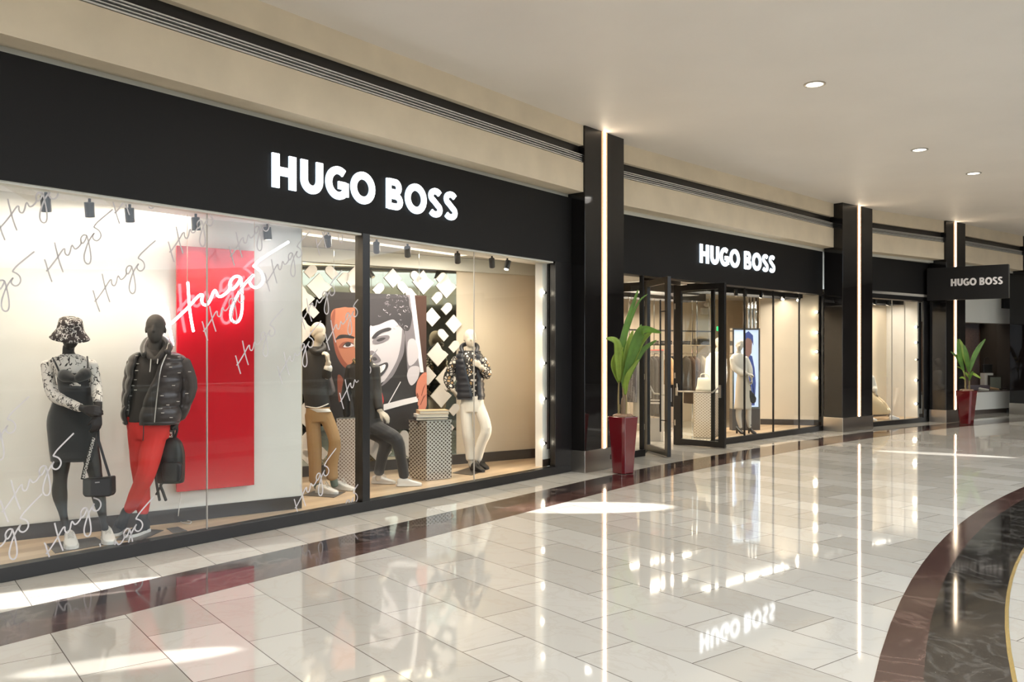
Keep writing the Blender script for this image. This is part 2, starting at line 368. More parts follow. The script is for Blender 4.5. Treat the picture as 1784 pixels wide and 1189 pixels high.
# --- columns: front-left corner, plan angle, width, depth
COLS = [(Vector((1.004, 11.876, 0)), 40.0, 1087, 1052.5, .36), (Vector((6.897, 17.961, 0)), 50.0, 1520, 1496.5, .42),
        (Vector((10.289, 20.404, 0)), 55.0, 1682, 1664, .40), (Vector((13.75, 23.08, 0)), 58.0, None, None, .40)]
colgeo = []
for A, ang, xr, xs, dp in COLS:
    a = math.radians(ang); d = Vector((math.sin(a), math.cos(a), 0)); n = Vector((math.cos(a), -math.sin(a), 0))
    def along(x):
        u = (x-CX)/F; return (u*A.y-A.x)/(d.x-u*d.y)
    wd = along(xr) if xr else .95
    colgeo.append((A, d, n, wd, along(xs) if xs else wd*.5, dp))
CL = [
 'first black polished column, nearest, with warm vertical light strip, behind the large red planter',
 'second black polished column with warm light strip, between entrance bay and narrow display window',
 'third black polished column, light strip partly hidden by the projecting sign',
 'farthest black polished column at the right edge of the picture']
for (A, d, n, wd, ts, dp), lab in zip(colgeo, CL):
    c = thing('column', lab, 'column', A+d*wd/2-n*dp/2)
    def bx(z0, z1, g, t0=0., t1=None, o0=None, o1=0.):
        t1 = wd if t1 is None else t1; o0 = -dp if o0 is None else o0; Z = Vector((0, 0, 1))
        q = [A+d*(t0-g)+n*(o1+g), A+d*(t1+g)+n*(o1+g), A+d*(t1+g)+n*(o0-g), A+d*(t0-g)+n*(o0-g)]
        return MB().box8([p+Z*z0 for p in q]+[p+Z*z1 for p in q])
    s = bx(.30, CEIL, 0)
    s.build('shaft', M_gloss, c, bevel=.004)
    bx(0, .30, .012).build('metal_base', M_steel, c, bevel=.004)
    bx(.305, CEIL-.005, 0, ts-.024, ts+.024, 0, .012).build('light_strip', M_led, c)
    e = bx(.305, CEIL-.005, 0, ts-.066, ts-.0245, 0, .009)
    q = bx(.305, CEIL-.005, 0, ts+.0245, ts+.066, 0, .009); e.add(q.v, q.f); e.build('halo_glow', M_ledhalo, c)  # side bands paint the strip's amber halo onto the shaft
    if lab.startswith('first'):
        bx(.13, .20, 0, .60, .66, 0, .016).build('socket_plate', M_chrome, c)

# --- floor, ceiling, dark border strip
GA, GB = arc(17.6, 60, 215, 90), arc(60, 60, 215, 90)
fl = MB(); fl.band(GA, GB, -.3, 0)
struct(fl.build('floor', M_floor, None), 'polished cream marble tiled walkway')
MB().band(arc(17.4, 0, 360, 120), arc(.05, 0, 360, 120), -5.2, -5.0).build('floor_lower', mat('lower_level_floor', (.34, .31, .28), .5))
struct(bpy.data.objects['floor_lower'])
struct(MB().band(arc(17.61, 0, 360, 140), arc(17.9, 0, 360, 140), -5.2, -.3).build('wall_void', mat('atrium_lower_wall', (.10, .09, .08), .6), None), 'curved wall of the lower level')
cl = MB(); cl.band(arc(18.3, 60, 225, 90), arc(60, 60, 225, 90), CEIL, CEIL+.5)
struct(cl.build('ceiling', M_ceil, None))
def offs(pts, dist):
    out = []
    for i, p in enumerate(pts):
        p = Vector((p[0], p[1])); a = Vector(pts[max(i-1, 0)][:2]); b = Vector(pts[min(i+1, len(pts)-1)][:2]); t = (b-a).normalized()
        out.append((p.x-t.y*dist, p.y+t.x*dist))
    return out
def curve(pts, sub=6):
    P = [Vector((p[0], p[1])) for p in pts]; Q = []
    for i in range(len(P)-1):
        a = P[max(i-1, 0)]; b = P[i]; c = P[i+1]; d = P[min(i+2, len(P)-1)]
        for k in range(sub):
            t = k/sub; q = .5*((2*b)+(c-a)*t+(2*a-5*b+4*c-d)*t*t+(3*b-a-3*c+d)*t**3); Q.append((q.x, q.y))
    Q.append((P[-1].x, P[-1].y)); return Q
lower = curve([(-8.2, -2.2), (-5.5, 1.32), (-2.882, 4.847), (-1.30, 6.96), (.358, 9.22), (2.26, 11.75), (4.35, 14.1), (6.55, 16.35), (9.1, 18.55), (12.4, 20.9), (18, 24.2)])
mid = offs(lower, .33); upper = offs(lower, .66)
struct(MB().band(lower, mid, -.01, .002).build('trim_1', M_brown, None), 'reddish brown marble half of the border strip')
struct(MB().band(mid, upper, -.01, .002).build('trim_2', M_stripb, None), 'black marble half of the border strip')
# curved inlays round the atrium
def arcband(c0, r0, c1, r1, a0, a1, z1, name, m, lab):
    n = 80; A = arc(r0, a0, a1, n, Vector((*c0, 0))); B = arc(r1, a0, a1, n, Vector((*c1, 0)))
    struct(MB().band(A, B, -.01, z1).build(name, m, None), lab)
C1, R1 = (24.718, -7.279), 25.674
C2, R2 = (22.531, -5.791), 22.828
C3, R3 = (20.006, -4.364), 19.532
arcband(C1, R1, C2, R2, 95, 200, .002, 'trim_3', M_brown, 'curved reddish brown marble band')
arcband(C2, R2, C3, R3, 95, 200, .0025, 'trim_4', M_darkm, 'curved black marble band with pale veins')
arcband(C3, R3, C3, R3-.022, 95, 200, .004, 'trim_5', M_gold, 'thin brass inlay beside the black band')

# --- cream wall above the shopfronts, with black slot diffuser band
A1 = colgeo[0][0]; B1 = A1+colgeo[0][1]*colgeo[0][3]; A2 = colgeo[1][0]; B2 = A2+colgeo[1][1]*colgeo[1][3]
A3 = colgeo[2][0]; B3 = A3+colgeo[2][1]*colgeo[2][3]; A4 = colgeo[3][0]
def pathpts(off, fwd=0.):         # off: distance in front of the shopfront planes
    out = []
    def pl(ang, p, o):
        q = Plane(ang, 0); q.D = q.n.dot(p)+o; return q
    r = (off-.2)
    p1 = Plane(37.6, FA.D+off); out += [p1(-12), p1(A1.dot(p1.d)+.35)]
    p2 = Plane(44.6, FB.D+.28+r); out += [p2(B1.dot(p2.d)-.35), p2(A2.dot(p2.d)+.35)]
    v = A3-B2; p3 = pl(math.degrees(math.atan2(v.x, v.y)), A3, -.05+r); out += [p3(B2.dot(p3.d)-.35), p3(A3.dot(p3.d)+.3)]
    v = A4-B3; p4 = pl(math.degrees(math.atan2(v.x, v.y)), A4, -.05+r); out += [p4(B3.dot(p4.d)-.3), p4(A4.dot(p4.d)+10)]
    return out
P0 = pathpts(.20); Pb = pathpts(-.30); Pr = pathpts(.12)
def strip(name, P, Q, z0, z1, m, st=True, lab=None):
    o = MB().band([p[:2] for p in P], [q[:2] for q in Q], z0, z1).build(name, m, None)
    return struct(o, lab) if st else o
strip('wall_upper', P0, Pb, 3.88, 4.285, M_cream, lab='cream rendered wall over the shopfronts')
strip('wall_upper', P0, Pb, 4.525, CEIL, M_cream, lab='cream rendered wall above the black slot')
strip('trim_6', Pr, Pb, 4.285, 4.525, M_frame, lab='black recessed air slot band')
for k, z in enumerate((4.300, 4.332, 4.364, 4.39)):
    Pq = pathpts(.182); Pw = pathpts(.11)
    strip('trim_7', Pq, Pw, z, z+(.016, .010, .010, .012)[k], M_slot, lab='silver blade of the slot diffuser')
PF = pathpts(0.0); PFb = pathpts(-.2)
strip('trim_8', pathpts(-.06), pathpts(-.3), 3.82, 3.88, M_trimw, lab='pale cove trim above the black fascia')

# --- black fascia per bay
def tcol(pl, p): return p.dot(pl.d)
fa1 = tcol(FA, A1)+.05
struct(MB().wallbox(FA, -12, fa1, 2.90, 3.82, -.25, 0.).build('wall_fascia', M_black, None), 'black fascia over the large window')
struct(MB().wallbox(FB, tcol(FB, B1)-.25, tcol(FB, A2)+.1, 2.90, 3.82, -.25, 0.).build('wall_fascia', M_black, None), 'black fascia over the entrance')
struct(MB().wallbox(FC, tcol(FC, B2)-.25, tcol(FC, A3)+.15, 2.90, 3.82, -.25, 0.).build('wall_fascia', M_black, None), 'black fascia over the narrow window')
struct(MB().wallbox(FD, tcol(FD, A4)+.3, tcol(FD, A4)+5, 2.90, 3.82, -.25, .1).build('wall_fascia', M_black, None))
struct(MB().wallbox(FD, tcol(FD, A4)+1.0, tcol(FD, A4)+5, 0, 2.90, -.25, 0).build('wall_far', M_frame, None))

# ============================================================ LETTERS
def arcp(cx, cy, rx, ry, a0, a1, n=14):
    return [(cx+rx*math.cos(math.radians(a0+(a1-a0)*i/n)), cy+ry*math.sin(math.radians(a0+(a1-a0)*i/n))) for i in range(n+1)]
GAPS = {'H': .18, 'U': .12, 'G': .10, 'O': .10, 'B': .10, 'S': .07, ' ': 0.}
def glyph(ch, wd):                                   # cap height 1, returns (strokes, advance)
    h = wd/2; H = 1.0
    if ch == 'H': w_ = .86; return [[(h, 0), (h, H)], [(w_-h, 0), (w_-h, H)], [(h, .5), (w_-h, .5)]], w_
    if ch == 'U':
        w_ = .84; r = w_/2-h; return [[(h, H), (h, r+h)]+arcp(w_/2, r+h, r, r, 180, 360)+[(w_-h, H)]], w_
    if ch == 'O': w_ = 1.04; return [arcp(w_/2, .5, w_/2-h, .51-h+.01, 0, 360, 28)], w_
    if ch == 'G':
        w_ = .92; return [arcp(.50, .5, .50-h, .52-h, 52, 310, 24), [(w_-h, .10), (w_-h, .54)], [(.50, .54-.10), (w_-h*.9, .54-.10)]], w_
    if ch == 'B':
        w_ = .79; k = h*.86
        return [[(h, 0), (h, H)], [(h, H-k), (.42, H-k)]+arcp(.42, .735, .17, .265-k, 90, -90, 10)+[(h, .47+k)],
                [(h, k), (.45, k)]+arcp(.45, .27, .20, .27-k, -90, 90, 10)+[(h, .54-k)]], w_
    if ch == 'S':
        w_ = .74; k = h*.92
        return [arcp(.38, .735, .27-k*.25, .275-k, 28, 245, 14)+arcp(.36, .265, .28-k*.25, .275-k, 60, -150, 14)], w_
    return [], .42
def sign(root, pl, t0, z0, cap, off, face, side=None, depth=.05, stretch=1., text='HUGO BOSS', gap=.10, wd=.255):
    x = t0
    for ch in text:
        wk = wd*(.84 if ch in 'BS' else .94 if ch in 'OG' else 1.)
        st, adv = glyph(ch, wk)
        if st:
            m = MB()
            for s in st:
                m.m = 0; m.ribbon([(p[0]*stretch*cap, p[1]*cap) for p in s], wk*cap, pl.d, Vector((0, 0, 1)), pl(x, z0, off+depth*.6), pl.n, depth*.4)
                if side: m.m = 1; m.ribbon([(p[0]*stretch*cap, p[1]*cap) for p in s], wk*cap*1.0, pl.d, Vector((0, 0, 1)), pl(x, z0, off), pl.n, depth*.6)
            m.build('letter', [face, side] if side else face, root)
        x += (adv+GAPS.get(ch, .1))*cap*stretch
    return x
def textlen(text='HUGO BOSS'): return sum(glyph(c, .255)[1]+GAPS[c] for c in text)-GAPS[text[-1]]
t0, zt = FA.hit(472, 266); _, zb = FA.hit(472, 326); t1, _ = FA.hit(795, 380)
cap = zt-zb; s1 = thing('illuminated_sign', 'large glowing white letters spelling HUGO BOSS on the black fascia above the big display window', 'sign', FA(t0, zb, 0))
sign(s1, FA, t0, zb, cap, .004, M_sign, M_signside, .02, (t1-t0)/(textlen()*cap))
t0, zt = FB.hit(1218, 425); _, zb = FB.hit(1218, 458); t1, _ = FB.hit(1349, 470)
cap = zt-zb; s2 = thing('illuminated_sign', 'smaller glowing white letters spelling HUGO BOSS above the open entrance doors', 'sign', FB(t0, zb, 0))
sign(s2, FB, t0, zb, cap, .004, M_sign, M_signside, .02, (t1-t0)/(textlen()*cap))
# projecting sign
pa = W(1651, 466, 20.30); pb = W(1757, 459, 19.55)
zt = EYE+(HZ-466)/F*20.30; zb = EYE-(523-HZ)/F*20.30
dv = (Vector((pb.x, pb.y, 0))-Vector((pa.x, pa.y, 0))); L3 = dv.length; dv.normalize(); ang = math.degrees(math.atan2(dv.x, dv.y))
PS = Plane(ang, 0); PS.D = PS.n.dot(Vector((pa.x, pa.y, 0)))
ta = pa.dot(PS.d)
s3 = thing('projecting_sign', 'black box sign with unlit white HUGO BOSS letters standing out from the third column', 'sign', PS((ta+ta+L3)/2, zb, -.08))
MB().wallbox(PS, ta-.45, ta+L3, zb, zt, -.16, 0).build('sign_box', M_black, s3, bevel=.004)
MB().wallbox(PS, ta+L3+.001, ta+L3+.006, zb+.01, zt-.01, -.155, -.005).build('end_cap', mat('dark_grey_end_panel', (.055, .055, .05), .35), s3)
tt0, zl1 = PS.hit(1657, 486.5); _, zl0 = PS.hit(1657, 499); tt1, _ = PS.hit(1747, 490)
sign(s3, PS, tt0, zl0, zl1-zl0, 0.0, M_signoff, None, .012, (tt1-tt0)/(textlen()*(zl1-zl0)))

# ============================================================ WINDOW 1 (large)
GT = 2.90
w1 = sempty('window_1', FA(0)); w1['label'] = 'large shop window of the first bay'
tR = FA.t(986); tm = FA.t(638.5); tj1 = FA.t(368); tj2 = FA.t(833)
f = MB()
f.wallbox(FA, -12, fa1, 0, .105, -.12, 0).wallbox(FA, tm-.05, tm+.05, .105, GT, -.12, 0).wallbox(FA, FA.t(968), tR+.25, .105, GT, -.035, 0).wallbox(FA, FA.t(968)+.01, tR+.25, .105, GT, -.10, -.035)
f.build('window_frame', M_frame, w1, bevel=.003)
MB().wallbox(FA, -12, FA.t(966), GT-.022, GT-.001, -.13, -.02).build('head_trim', M_trimw, w1)
for a, b in ((-12, tj1-.003), (tj1+.003, tm-.05), (tm+.05, tj2-.003), (tj2+.003, FA.t(968))):
    MB().wallbox(FA, a, b, .105, GT-.022, -.07, -.06).build('glass_pane', M_glass, w1)
for t in (tj1, tj2):
    MB().wallbox(FA, t-.004, t+.004, .105, GT-.022, -.072, -.058).build('glass_joint', mat('silicone_joint', (.45, .42, .38), .5), w1)
# script strokes, traced once in the plane of the neon
NEON = Plane(53.3, BK.D+.22)
def z5(x, y): return (270+x/4.573, 380+y/4.573)
SCR = [[(95, 715), (106, 770), (115, 860), (128, 940), (142, 1012)],
       [(262, 515), (268, 620), (277, 730), (290, 820), (306, 903)],
       [(88, 868), (130, 840), (190, 785), (262, 715), (330, 640), (362, 612), (378, 618), (372, 655), (385, 688), (412, 692), (440, 655), (462, 600), (478, 578), (488, 592), (502, 622), (528, 625), (560, 605), (590, 575), (600, 540), (597, 510)],
       [(684, 478), (655, 464), (622, 478), (600, 512), (598, 548), (616, 568), (645, 545), (672, 505), (684, 480), (692, 560), (696, 660), (690, 760), (668, 818), (635, 832), (606, 800), (606, 735), (640, 650), (690, 560), (742, 495), (785, 455)],
       [(785, 455), (758, 490), (758, 525), (785, 552), (820, 550), (852, 520), (862, 478), (846, 432), (810, 398), (786, 385)],
       [(786, 385), (830, 340), (890, 298), (970, 248), (1062, 192)]]
SC2 = []
for st in SCR:
    SC2.append([complex(*NEON.hit(*z5(x, y))) for x, y in st])
n0, n1_ = complex(*NEON.hit(*z5(88, 868))), complex(*NEON.hit(*z5(1062, 192)))
def smooth2(st, sub=5):
    Q = []
    for i in range(len(st)-1):
        a = st[max(i-1, 0)]; b = st[i]; c = st[i+1]; d = st[min(i+2, len(st)-1)]
        for k in range(sub):
            t = k/sub; Q.append(.5*((2*b)+(c-a)*t+(2*a-5*b+4*c-d)*t*t+(3*b-a-3*c+d)*t**3))
    return Q+[st[-1]]
ns = thing('neon_sign', 'glowing white neon tube script reading Hugo hung in front of the tall red panel', 'sign', NEON(n0.real, n0.imag))
for st, nm in zip(SC2, ('letter_stroke',)*6):
    m = MB(); pts = [NEON(c.real, c.imag) for c in smooth2(st)]
    m.tube(pts, .0125, n=8, sub=1); m.build('neon_tube', M_neon, ns, smooth=True)
for x, yt in ((257, -60), (792, -60)):
    yb = 510 if x < 500 else 372
    a = NEON.hit(*z5(x, yb)); MB().tube([NEON(a[0], a[1], -.0), NEON(a[0], 2.90, 0)], .0025, n=6, sub=1, cap=False).build('hanging_wire', mat('clear_wire', (.75, .6, .5), .4), ns)
# vinyl decals on the glass
dec = complex(.515, .535)/(n1_-n0)
DEC = [(-3, 399, 0, 1), (80, 473, 0, 1), (164, 526, 0, 1), (295, 440, 0, 1), (401, 447, 0, 1), (463, 493, 0, 1), (354, 578, 0, 1), (412, 637, 0, 1), (485, 655, 0, 1),
       (568, 597, 0, 1), (525, 560, 0, 1), (551, 431, 0, 1), (514, 886, 0, 1), (568, 932, 0, 1), (3, 893, 0, 1), (80, 966, 0, 1), (160, 1000, 0, 1), (-75, 560, 0, 1), (-85, 830, 0, 1), (593, 700, 0, 1), (-60, 1010, 0, 1), (199, 372, 0, 1)]
PG = Plane(37.6, FA.D-.058)
tmx0, tmx1 = tm-.055, tm+.055
for x, y, _, k in DEC:
    o = complex(*PG.hit(x, y)); m = MB()
    for st in SC2:
        pts = [o+(c-n0)*dec for c in smooth2(st, 4)]
        seg = []
        for p in pts+[None]:
            if p is None or p.imag > GT-.03 or p.imag < .11 or tmx0 < p.real < tmx1:
                if len(seg) > 2: m.ribbon(seg, .0115, PG.d, Vector((0, 0, 1)), PG(0), PG.n, .0008)
                seg = []
            else: seg.append((p.real, p.imag))
    if m.v: m.build('script_decal', M_vinyl, w1)

# display floor, backdrop, lattice wall, pilaster, ceiling
e0 = BK.t(525); endp = BK(e0); lt0 = LT.t(525)-.9; ltR = LT.t(945)
rp = FA(FA.t(966), 0, -.12)
poly = [FA(-12, 0, -.10), rp, LT(ltR), LT(lt0), endp+BK.n*-.05, BK(-12)]
poly = [(p.x, p.y) for p in poly]
struct(MB().prism(poly, .0, .100).build('floor_display', M_wood, None), 'raised pale oak display floor of the large window')
b = MB().wallbox(BK, -12, e0, .10, 2.98, -.06, 0); struct(b.build('wall_backdrop', M_white, None), 'white backdrop of the left display')
struct(MB().wallbox(BK, -12, e0, .10, .225, .0005, .012).build('baseboard_backdrop', M_skirt, None))
struct(MB().wallbox(LT, lt0-.5, ltR+.3, .10, 2.98, -.1, -.02).build('wall_back', M_shopwall, None), 'cream back wall of the large window')
struct(MB().wallbox(LT, lt0-.5, ltR, .10, .235, -.0195, .0).build('baseboard_back', M_skirt, None))
struct(MB().wallbox(LT, lt0-.5, ltR, 2.80, 2.98, -.0195, .03).build('trim_9', M_trimw, None), 'bulkhead above the lattice wall')
# left return of zone 2 behind the backdrop, and right return wall
struct(MB().seg(endp-BK.n*.06, LT(lt0-.45), .08, .10, 2.98).build('wall_return', M_shopwall, None))
pil = FA(FA.t(950, -.2), 0, -.26)
struct(MB().seg(LT(ltR), pil, .08, .10, 2.98, 1).build('wall_right', M_shopwall, None), 'cream return wall at the right of the large window')
struct(MB().wallbox(FA, FA.t(945, -.16), FA.t(975, -.16), .10, 2.89, -.28, -.16).build('wall_pilaster', M_white, None), 'narrow white upright beside the window frame')
struct(MB().wallbox(FA, FA.t(945, -.16), FA.t(975, -.16), .10, .20, -.1595, -.15).build('baseboard_pilaster', M_skirt, None))
poly2 = [FA(-12, 0, -.2), rp+FA.d*.2, LT(ltR)+LT.d*.2, LT(lt0-.5)-LT.n*.1, LT(-12)]
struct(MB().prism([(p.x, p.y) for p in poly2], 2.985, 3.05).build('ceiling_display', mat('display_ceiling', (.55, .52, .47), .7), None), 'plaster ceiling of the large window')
struct(MB().wallbox(FA, -12, fa1, 2.905, 3.0, -.5, -.25).build('trim_10', M_white, None))

# red panel
def hitz(pl, x, y, off=0.): return pl.hit(x, y, off)
ta_, z1_ = BK.hit(308, 428, .09); _, z0_ = BK.hit(308, 858, .09); tb_, _ = BK.hit(443, 436, .09)
MBp = MB().wallbox(BK, ta_, tb_, z0_, z1_, .06, .09)
o = MBp.build('red_panel', M_red, None, origin=BK((ta_+tb_)/2, z0_, .075), bevel=.002); tag(o, 'tall glossy red panel fixed to the white backdrop behind the neon script', 'panel')
# lattice: mirror sheet with white lozenges
tl1 = LT.t(795); lr = thing('lattice_mirror', 'mirror wall covered with a monogram of white lozenges behind the big portrait poster', 'wall panel', LT((lt0+tl1)/2, .235, 0))
MB().wallbox(LT, lt0, tl1, .235, 2.79, -.018, 0).build('mirror_sheet', M_mirror, lr)
LOZ = [('b', 540, 471), ('a', 578, 470), ('b', 597, 487), ('a', 545, 544), ('L', 556, 499), ('L', 618, 456), ('a', 620, 508), ('M', 684, 474), ('L', 737, 486), ('b', 658, 505), ('a', 702, 502), ('a', 716, 514), ('b', 768, 472),
       ('L', 790, 500), ('b', 760, 520), ('b', 777, 539), ('M', 752, 553), ('a', 772, 585), ('M', 790, 565), ('b', 790, 605), ('L', 762, 618), ('L', 526, 520), ('L', 526, 575), ('M', 745, 655), ('L', 768, 690), ('b', 790, 715),
       ('L', 533, 722), ('L', 534, 775), ('a', 561, 790), ('L', 648, 769), ('b', 700, 762), ('L', 712, 785), ('M', 655, 800), ('a', 782, 745), ('L', 792, 660), ('a', 535, 818), ('M', 700, 640), ('a', 672, 812), ('a', 725, 420+20), ('b', 640, 540)]
for kind, x, y in LOZ:
    t, z = LT.hit(x, y); r = {'a': .105, 'b': .105, 'L': .165, 'M': .13}[kind]
    if z-r < .24 or z+r > 2.78 or t+r > tl1+.1: 
        z = min(max(z, .24+r), 2.78-r); t = min(t, tl1-r)
    if kind in 'ab':         # square on its corner with one rounded end
        s = 1 if kind == 'b' else -1
        base = [(0, -r), (r, 0)]+[(math.cos(math.radians(a))*r*.72+r*.28*s*0, math.sin(math.radians(a))*r*.72) for a in range(0, 1)][:0]
        cx, cy = r*.30, r*.30; rr = r*.707
        q = [(-r*.62, -r*.10+0), (0-.0, -r*.75), (r*.35+0, -r*.38)]
        pts = [(-r*.78, -r*.05), (-r*.05, -r*.78)]+[(cx+rr*.78*math.cos(math.radians(a)), cy+rr*.78*math.sin(math.radians(a))) for a in range(-45, 136, 15)]
        pts = [(p[0]*s, p[1]) for p in pts]
    elif kind == 'L':        # big square with one hollow side
        pts = [(-r, 0), (0, -r)]+[(r, 0)]+[(r*.62*math.cos(math.radians(a))+r*.85, r*.62*math.sin(math.radians(a))+r*.85) for a in range(256, 193, -12)]+[(0, r)]
    else: pts = [(-r, 0), (0, -r), (r, 0), (0, r)]
    sl = [LT(t+p[0], z+p[1], .0005) for p in pts]
    MB().slab(sl, LT.n, .014).build('lozenge', mat('white_lozenge_board', (.74, .70, .66), .55), lr)

# spotlights hanging in the window head
def spotlight(name, p, target, label, group, power=60, lit=False, body=M_frame, size=1., spot=1.2, col=(1, .83, .62)):
    p = Vector(p); d = (Vector(target)-p).normalized()
    t = thing(name, label, 'spotlight', p, group)
    MB().tube([p+Vector((0, 0, .10*size)), p], .012*size, n=8, sub=1, cap=False).build('bracket', M_frame, t)
    m = MB().tube([p-d*.055*size, p+d*.065*size], .038*size, n=20, sub=1, cap=False); m.build('lamp_body', body, t, bevel=.003)
    MB().tube([p+d*.0655*size, p+d*.070*size], .027*size, n=16, sub=1, cap=False).build('lamp_lens', M_bulb if lit else mat('unlit_lens', (.6, .56, .5), .2, emit=1.2, ecol=(1, .85, .65)), t)
    if power:
        l = lamp('lamp_light', 'SPOT', (0, 0, 0), (1, 0, 0), power, col, spot_size=spot, spot_blend=.7, shadow_soft_size=.03)
        l.parent = t; l.location = d*.085*size; l.rotation_euler = d.to_track_quat('-Z', 'Y').to_euler()
    return t
ZS = 2.82
MB().wallbox(FA, -6, FA.t(940), 2.925, 2.98, -.32, -.285).build('lighting_track', M_frame, None)
tag(bpy.data.objects['lighting_track'], 'black lighting track running along the head of the large window', 'lighting track')
def ts_(x, y=None): return FA.t(x, -.30)
tg = lambda t, z, off: FA(t, z, off)
SPX = [(-90, 0, 'just outside the left edge, lighting the left display'), (80, 1, 'leftmost visible spotlight, above the bucket hat mannequin'), (156, 1, 'second spotlight from the left, above the gap between the first two mannequins'), (226, 1, 'third spotlight from the left above the puffer jacket mannequin'),
       (341, 1, 'spotlight above the left edge of the red panel'), (466, 1, 'spotlight above the white backdrop right of the red panel'), (571, 1, 'spotlight just left of the window mullion'), (656, 1, 'spotlight just right of the window mullion'), (710, 1, 'spotlight above the portrait poster'), (797, 1, 'spotlight tilted left above the white trousered mannequin'),
       (857, 1, 'small spotlight left of the bright one at the window end'), (884, 2, 'bright lit spotlight at the right end of the window head')]
FORE = 40
for x, k, lab in SPX:
    t = ts_(x); p = FA(t, ZS, -.30)
    tgt = BK(BK.t(max(-200, x)+30), .9) if x < 500 else LT(LT.t(x+20), .8)
    if k == 2: tgt = FA(t-.6, 1.0, -.4)
    if k: spotlight('track_spotlight', p, tgt, 'black track spotlight, '+lab, 'spotlights along the head of the large window', 0 if x == 466 else 6 if x == 341 else 18, k == 2, spot=1.5)
# vertical track with bare spots at the right end
pz = FA.t(956, -.14)
MB().wallbox(FA, pz-.014, pz+.014, EYE-(782-HZ)/F*11.85, 2.88, -.159, -.125).build('lighting_track', M_frame, None)
tag(bpy.data.objects['lighting_track.001'], 'upright black lighting track at the right end of the large window', 'lighting track')
for x, y, lab in ((947, 510, 'topmost'), (946, 571, 'second from top'), (947, 633, 'middle'), (947, 695, 'second from bottom'), (947, 773, 'lowest')):
    t, z = FA.hit(x, y, -.14); p = FA(t, z, -.14)
    q = thing('side_spotlight', lab+' glowing spotlight on the upright track of the large window', 'spotlight', p, 'side spotlights of the large window')
    MB().tube([p+FA.d*.055, p], .018, n=10, sub=1, cap=False).build('lamp_body', M_frame, q)
    MB().egg(p-FA.d*.012, .022, .022, .022, 12, 8).build('bulb', M_bulb, q, smooth=True)
    l = lamp('lamp_light', 'SPOT', (0, 0, 0), (1, 0, 0), 16, (1, .78, .55), spot_size=1.9, spot_blend=.8, shadow_soft_size=.03); l.parent = q
    dr = (-FA.d*.9-FA.n*.35); l.location = dr*.05; l.rotation_euler = dr.to_track_quat('-Z', 'Y').to_euler()
# general window lighting: added area fills under each ceiling, standing in for the track lamps together
def fill_light(name, a, b, z, wd, power, lab, down=Vector((0, 0, -1)), col=(1, .89, .76), housing=True):
    a = Vector((a[0], a[1], z)); b = Vector((b[0], b[1], z)); c = (a+b)/2; L = (b-a).length
    t = thing(name, lab, 'added fill light', c)
    l = bpy.data.lights.new('lamp_light', 'AREA'); l.shape = 'RECTANGLE'; l.size = L; l.size_y = wd; l.energy = power; l.color = col
    o = bpy.data.objects.new('lamp_light', l); COL.objects.link(o); o.parent = t
    x = (b-a).normalized(); zz = -down.normalized(); y = zz.cross(x).normalized(); x = y.cross(zz)
    o.rotation_euler = Matrix((x, y, zz)).transposed().to_euler(); o.location = (0, 0, -.03)
    d = (b-a).normalized(); nn = Vector((d.y, -d.x, 0))*wd/2
    MB().box8([p+Vector((0, 0, h)) for h in (-.005, .01) for p in (a-nn, b-nn, b+nn, a+nn)]).build('diffuser', mat('added_fill_panel', (1, .95, .88), .5, emit=.8, ecol=(1, .9, .75)), t)  # faintly glowing panel added to go with the fill light
    if not housing: return t
    q = []
    for p, r in ((a-nn*1.04, b-nn*1.04), (b-nn*1.04, b+nn*1.04), (b+nn*1.04, a+nn*1.04), (a+nn*1.04, a-nn*1.04)): q.append((p, r))
    m = MB()
    for p, r in q: m.seg(p, r, .008, z-.155, z+.012)
    m.build('added_baffle', M_frame, t)  # baffles added to keep the fill out of the floor reflections
    return t
fill_light('added_fill_light', FA(1.2, 0, -.46), FA(FA.t(400), 0, -.46), 2.965, .28, 60, 'long slim added fill light over the left display of the large window', housing=False)
m1, m2 = (FA(FA.t(560), 0, -.75)), (FA(FA.t(900), 0, -.75))
fill_light('added_fill_light', m1, m2, 2.965, .45, 70, 'long slim added fill light over the right display of the large window', housing=False)

# ============================================================ BAY 2: entrance and its window
w2 = sempty('window_2', FB(0)); w2['label'] = 'shop window right of the entrance doors'
tE = FB.t(1434); tL = FB.t(1247); tl = FB.t(1123); tF0 = tcol(FB, B1)-.3; tF1 = tcol(FB, A2)+.15
MB().wallbox(FB, tL-.02, tF1, 0, .105, -.10, 0).wallbox(FB, tE, tF1, .105, 2.9, -.04, 0).wallbox(FB, tL-.018, tL+.018, .105, 2.9, -.09, -.02).build('window_frame', M_frame, w2, bevel=.003)
js = [tL+.018]+[FB.t(x) for x in (1302, 1352, 1397)]+[tE]
for k in range(4):
    MB().wallbox(FB, js[k]+.006, js[k+1]-.006, .105, 2.88, -.065, -.055).build('glass_pane', M_glass, w2)
    if k: MB().wallbox(FB, js[k]-.012, js[k]+.012, .105, 2.88, -.075, -.045).build('glass_joint', M_frame, w2)
w5 = sempty('window_5', FB(0)); w5['label'] = 'narrow fixed glass left of the entrance doors'
MB().wallbox(FB, tF0, tl+.02, 0, .105, -.10, 0).wallbox(FB, tl-.018, tl+.018, .105, 2.9, -.09, -.02).build('window_frame', M_frame, w5, bevel=.003)
MB().wallbox(FB, tF0, tl-.018, .105, 2.9, -.065, -.055).build('glass_pane', M_glass, w5)
H1 = Vector((2.285, 14.645, 0)); E1 = Vector((2.484, 13.599, 0)); H2 = Vector((2.963, 15.566, 0)); E2 = Vector((3.686, 14.865, 0))
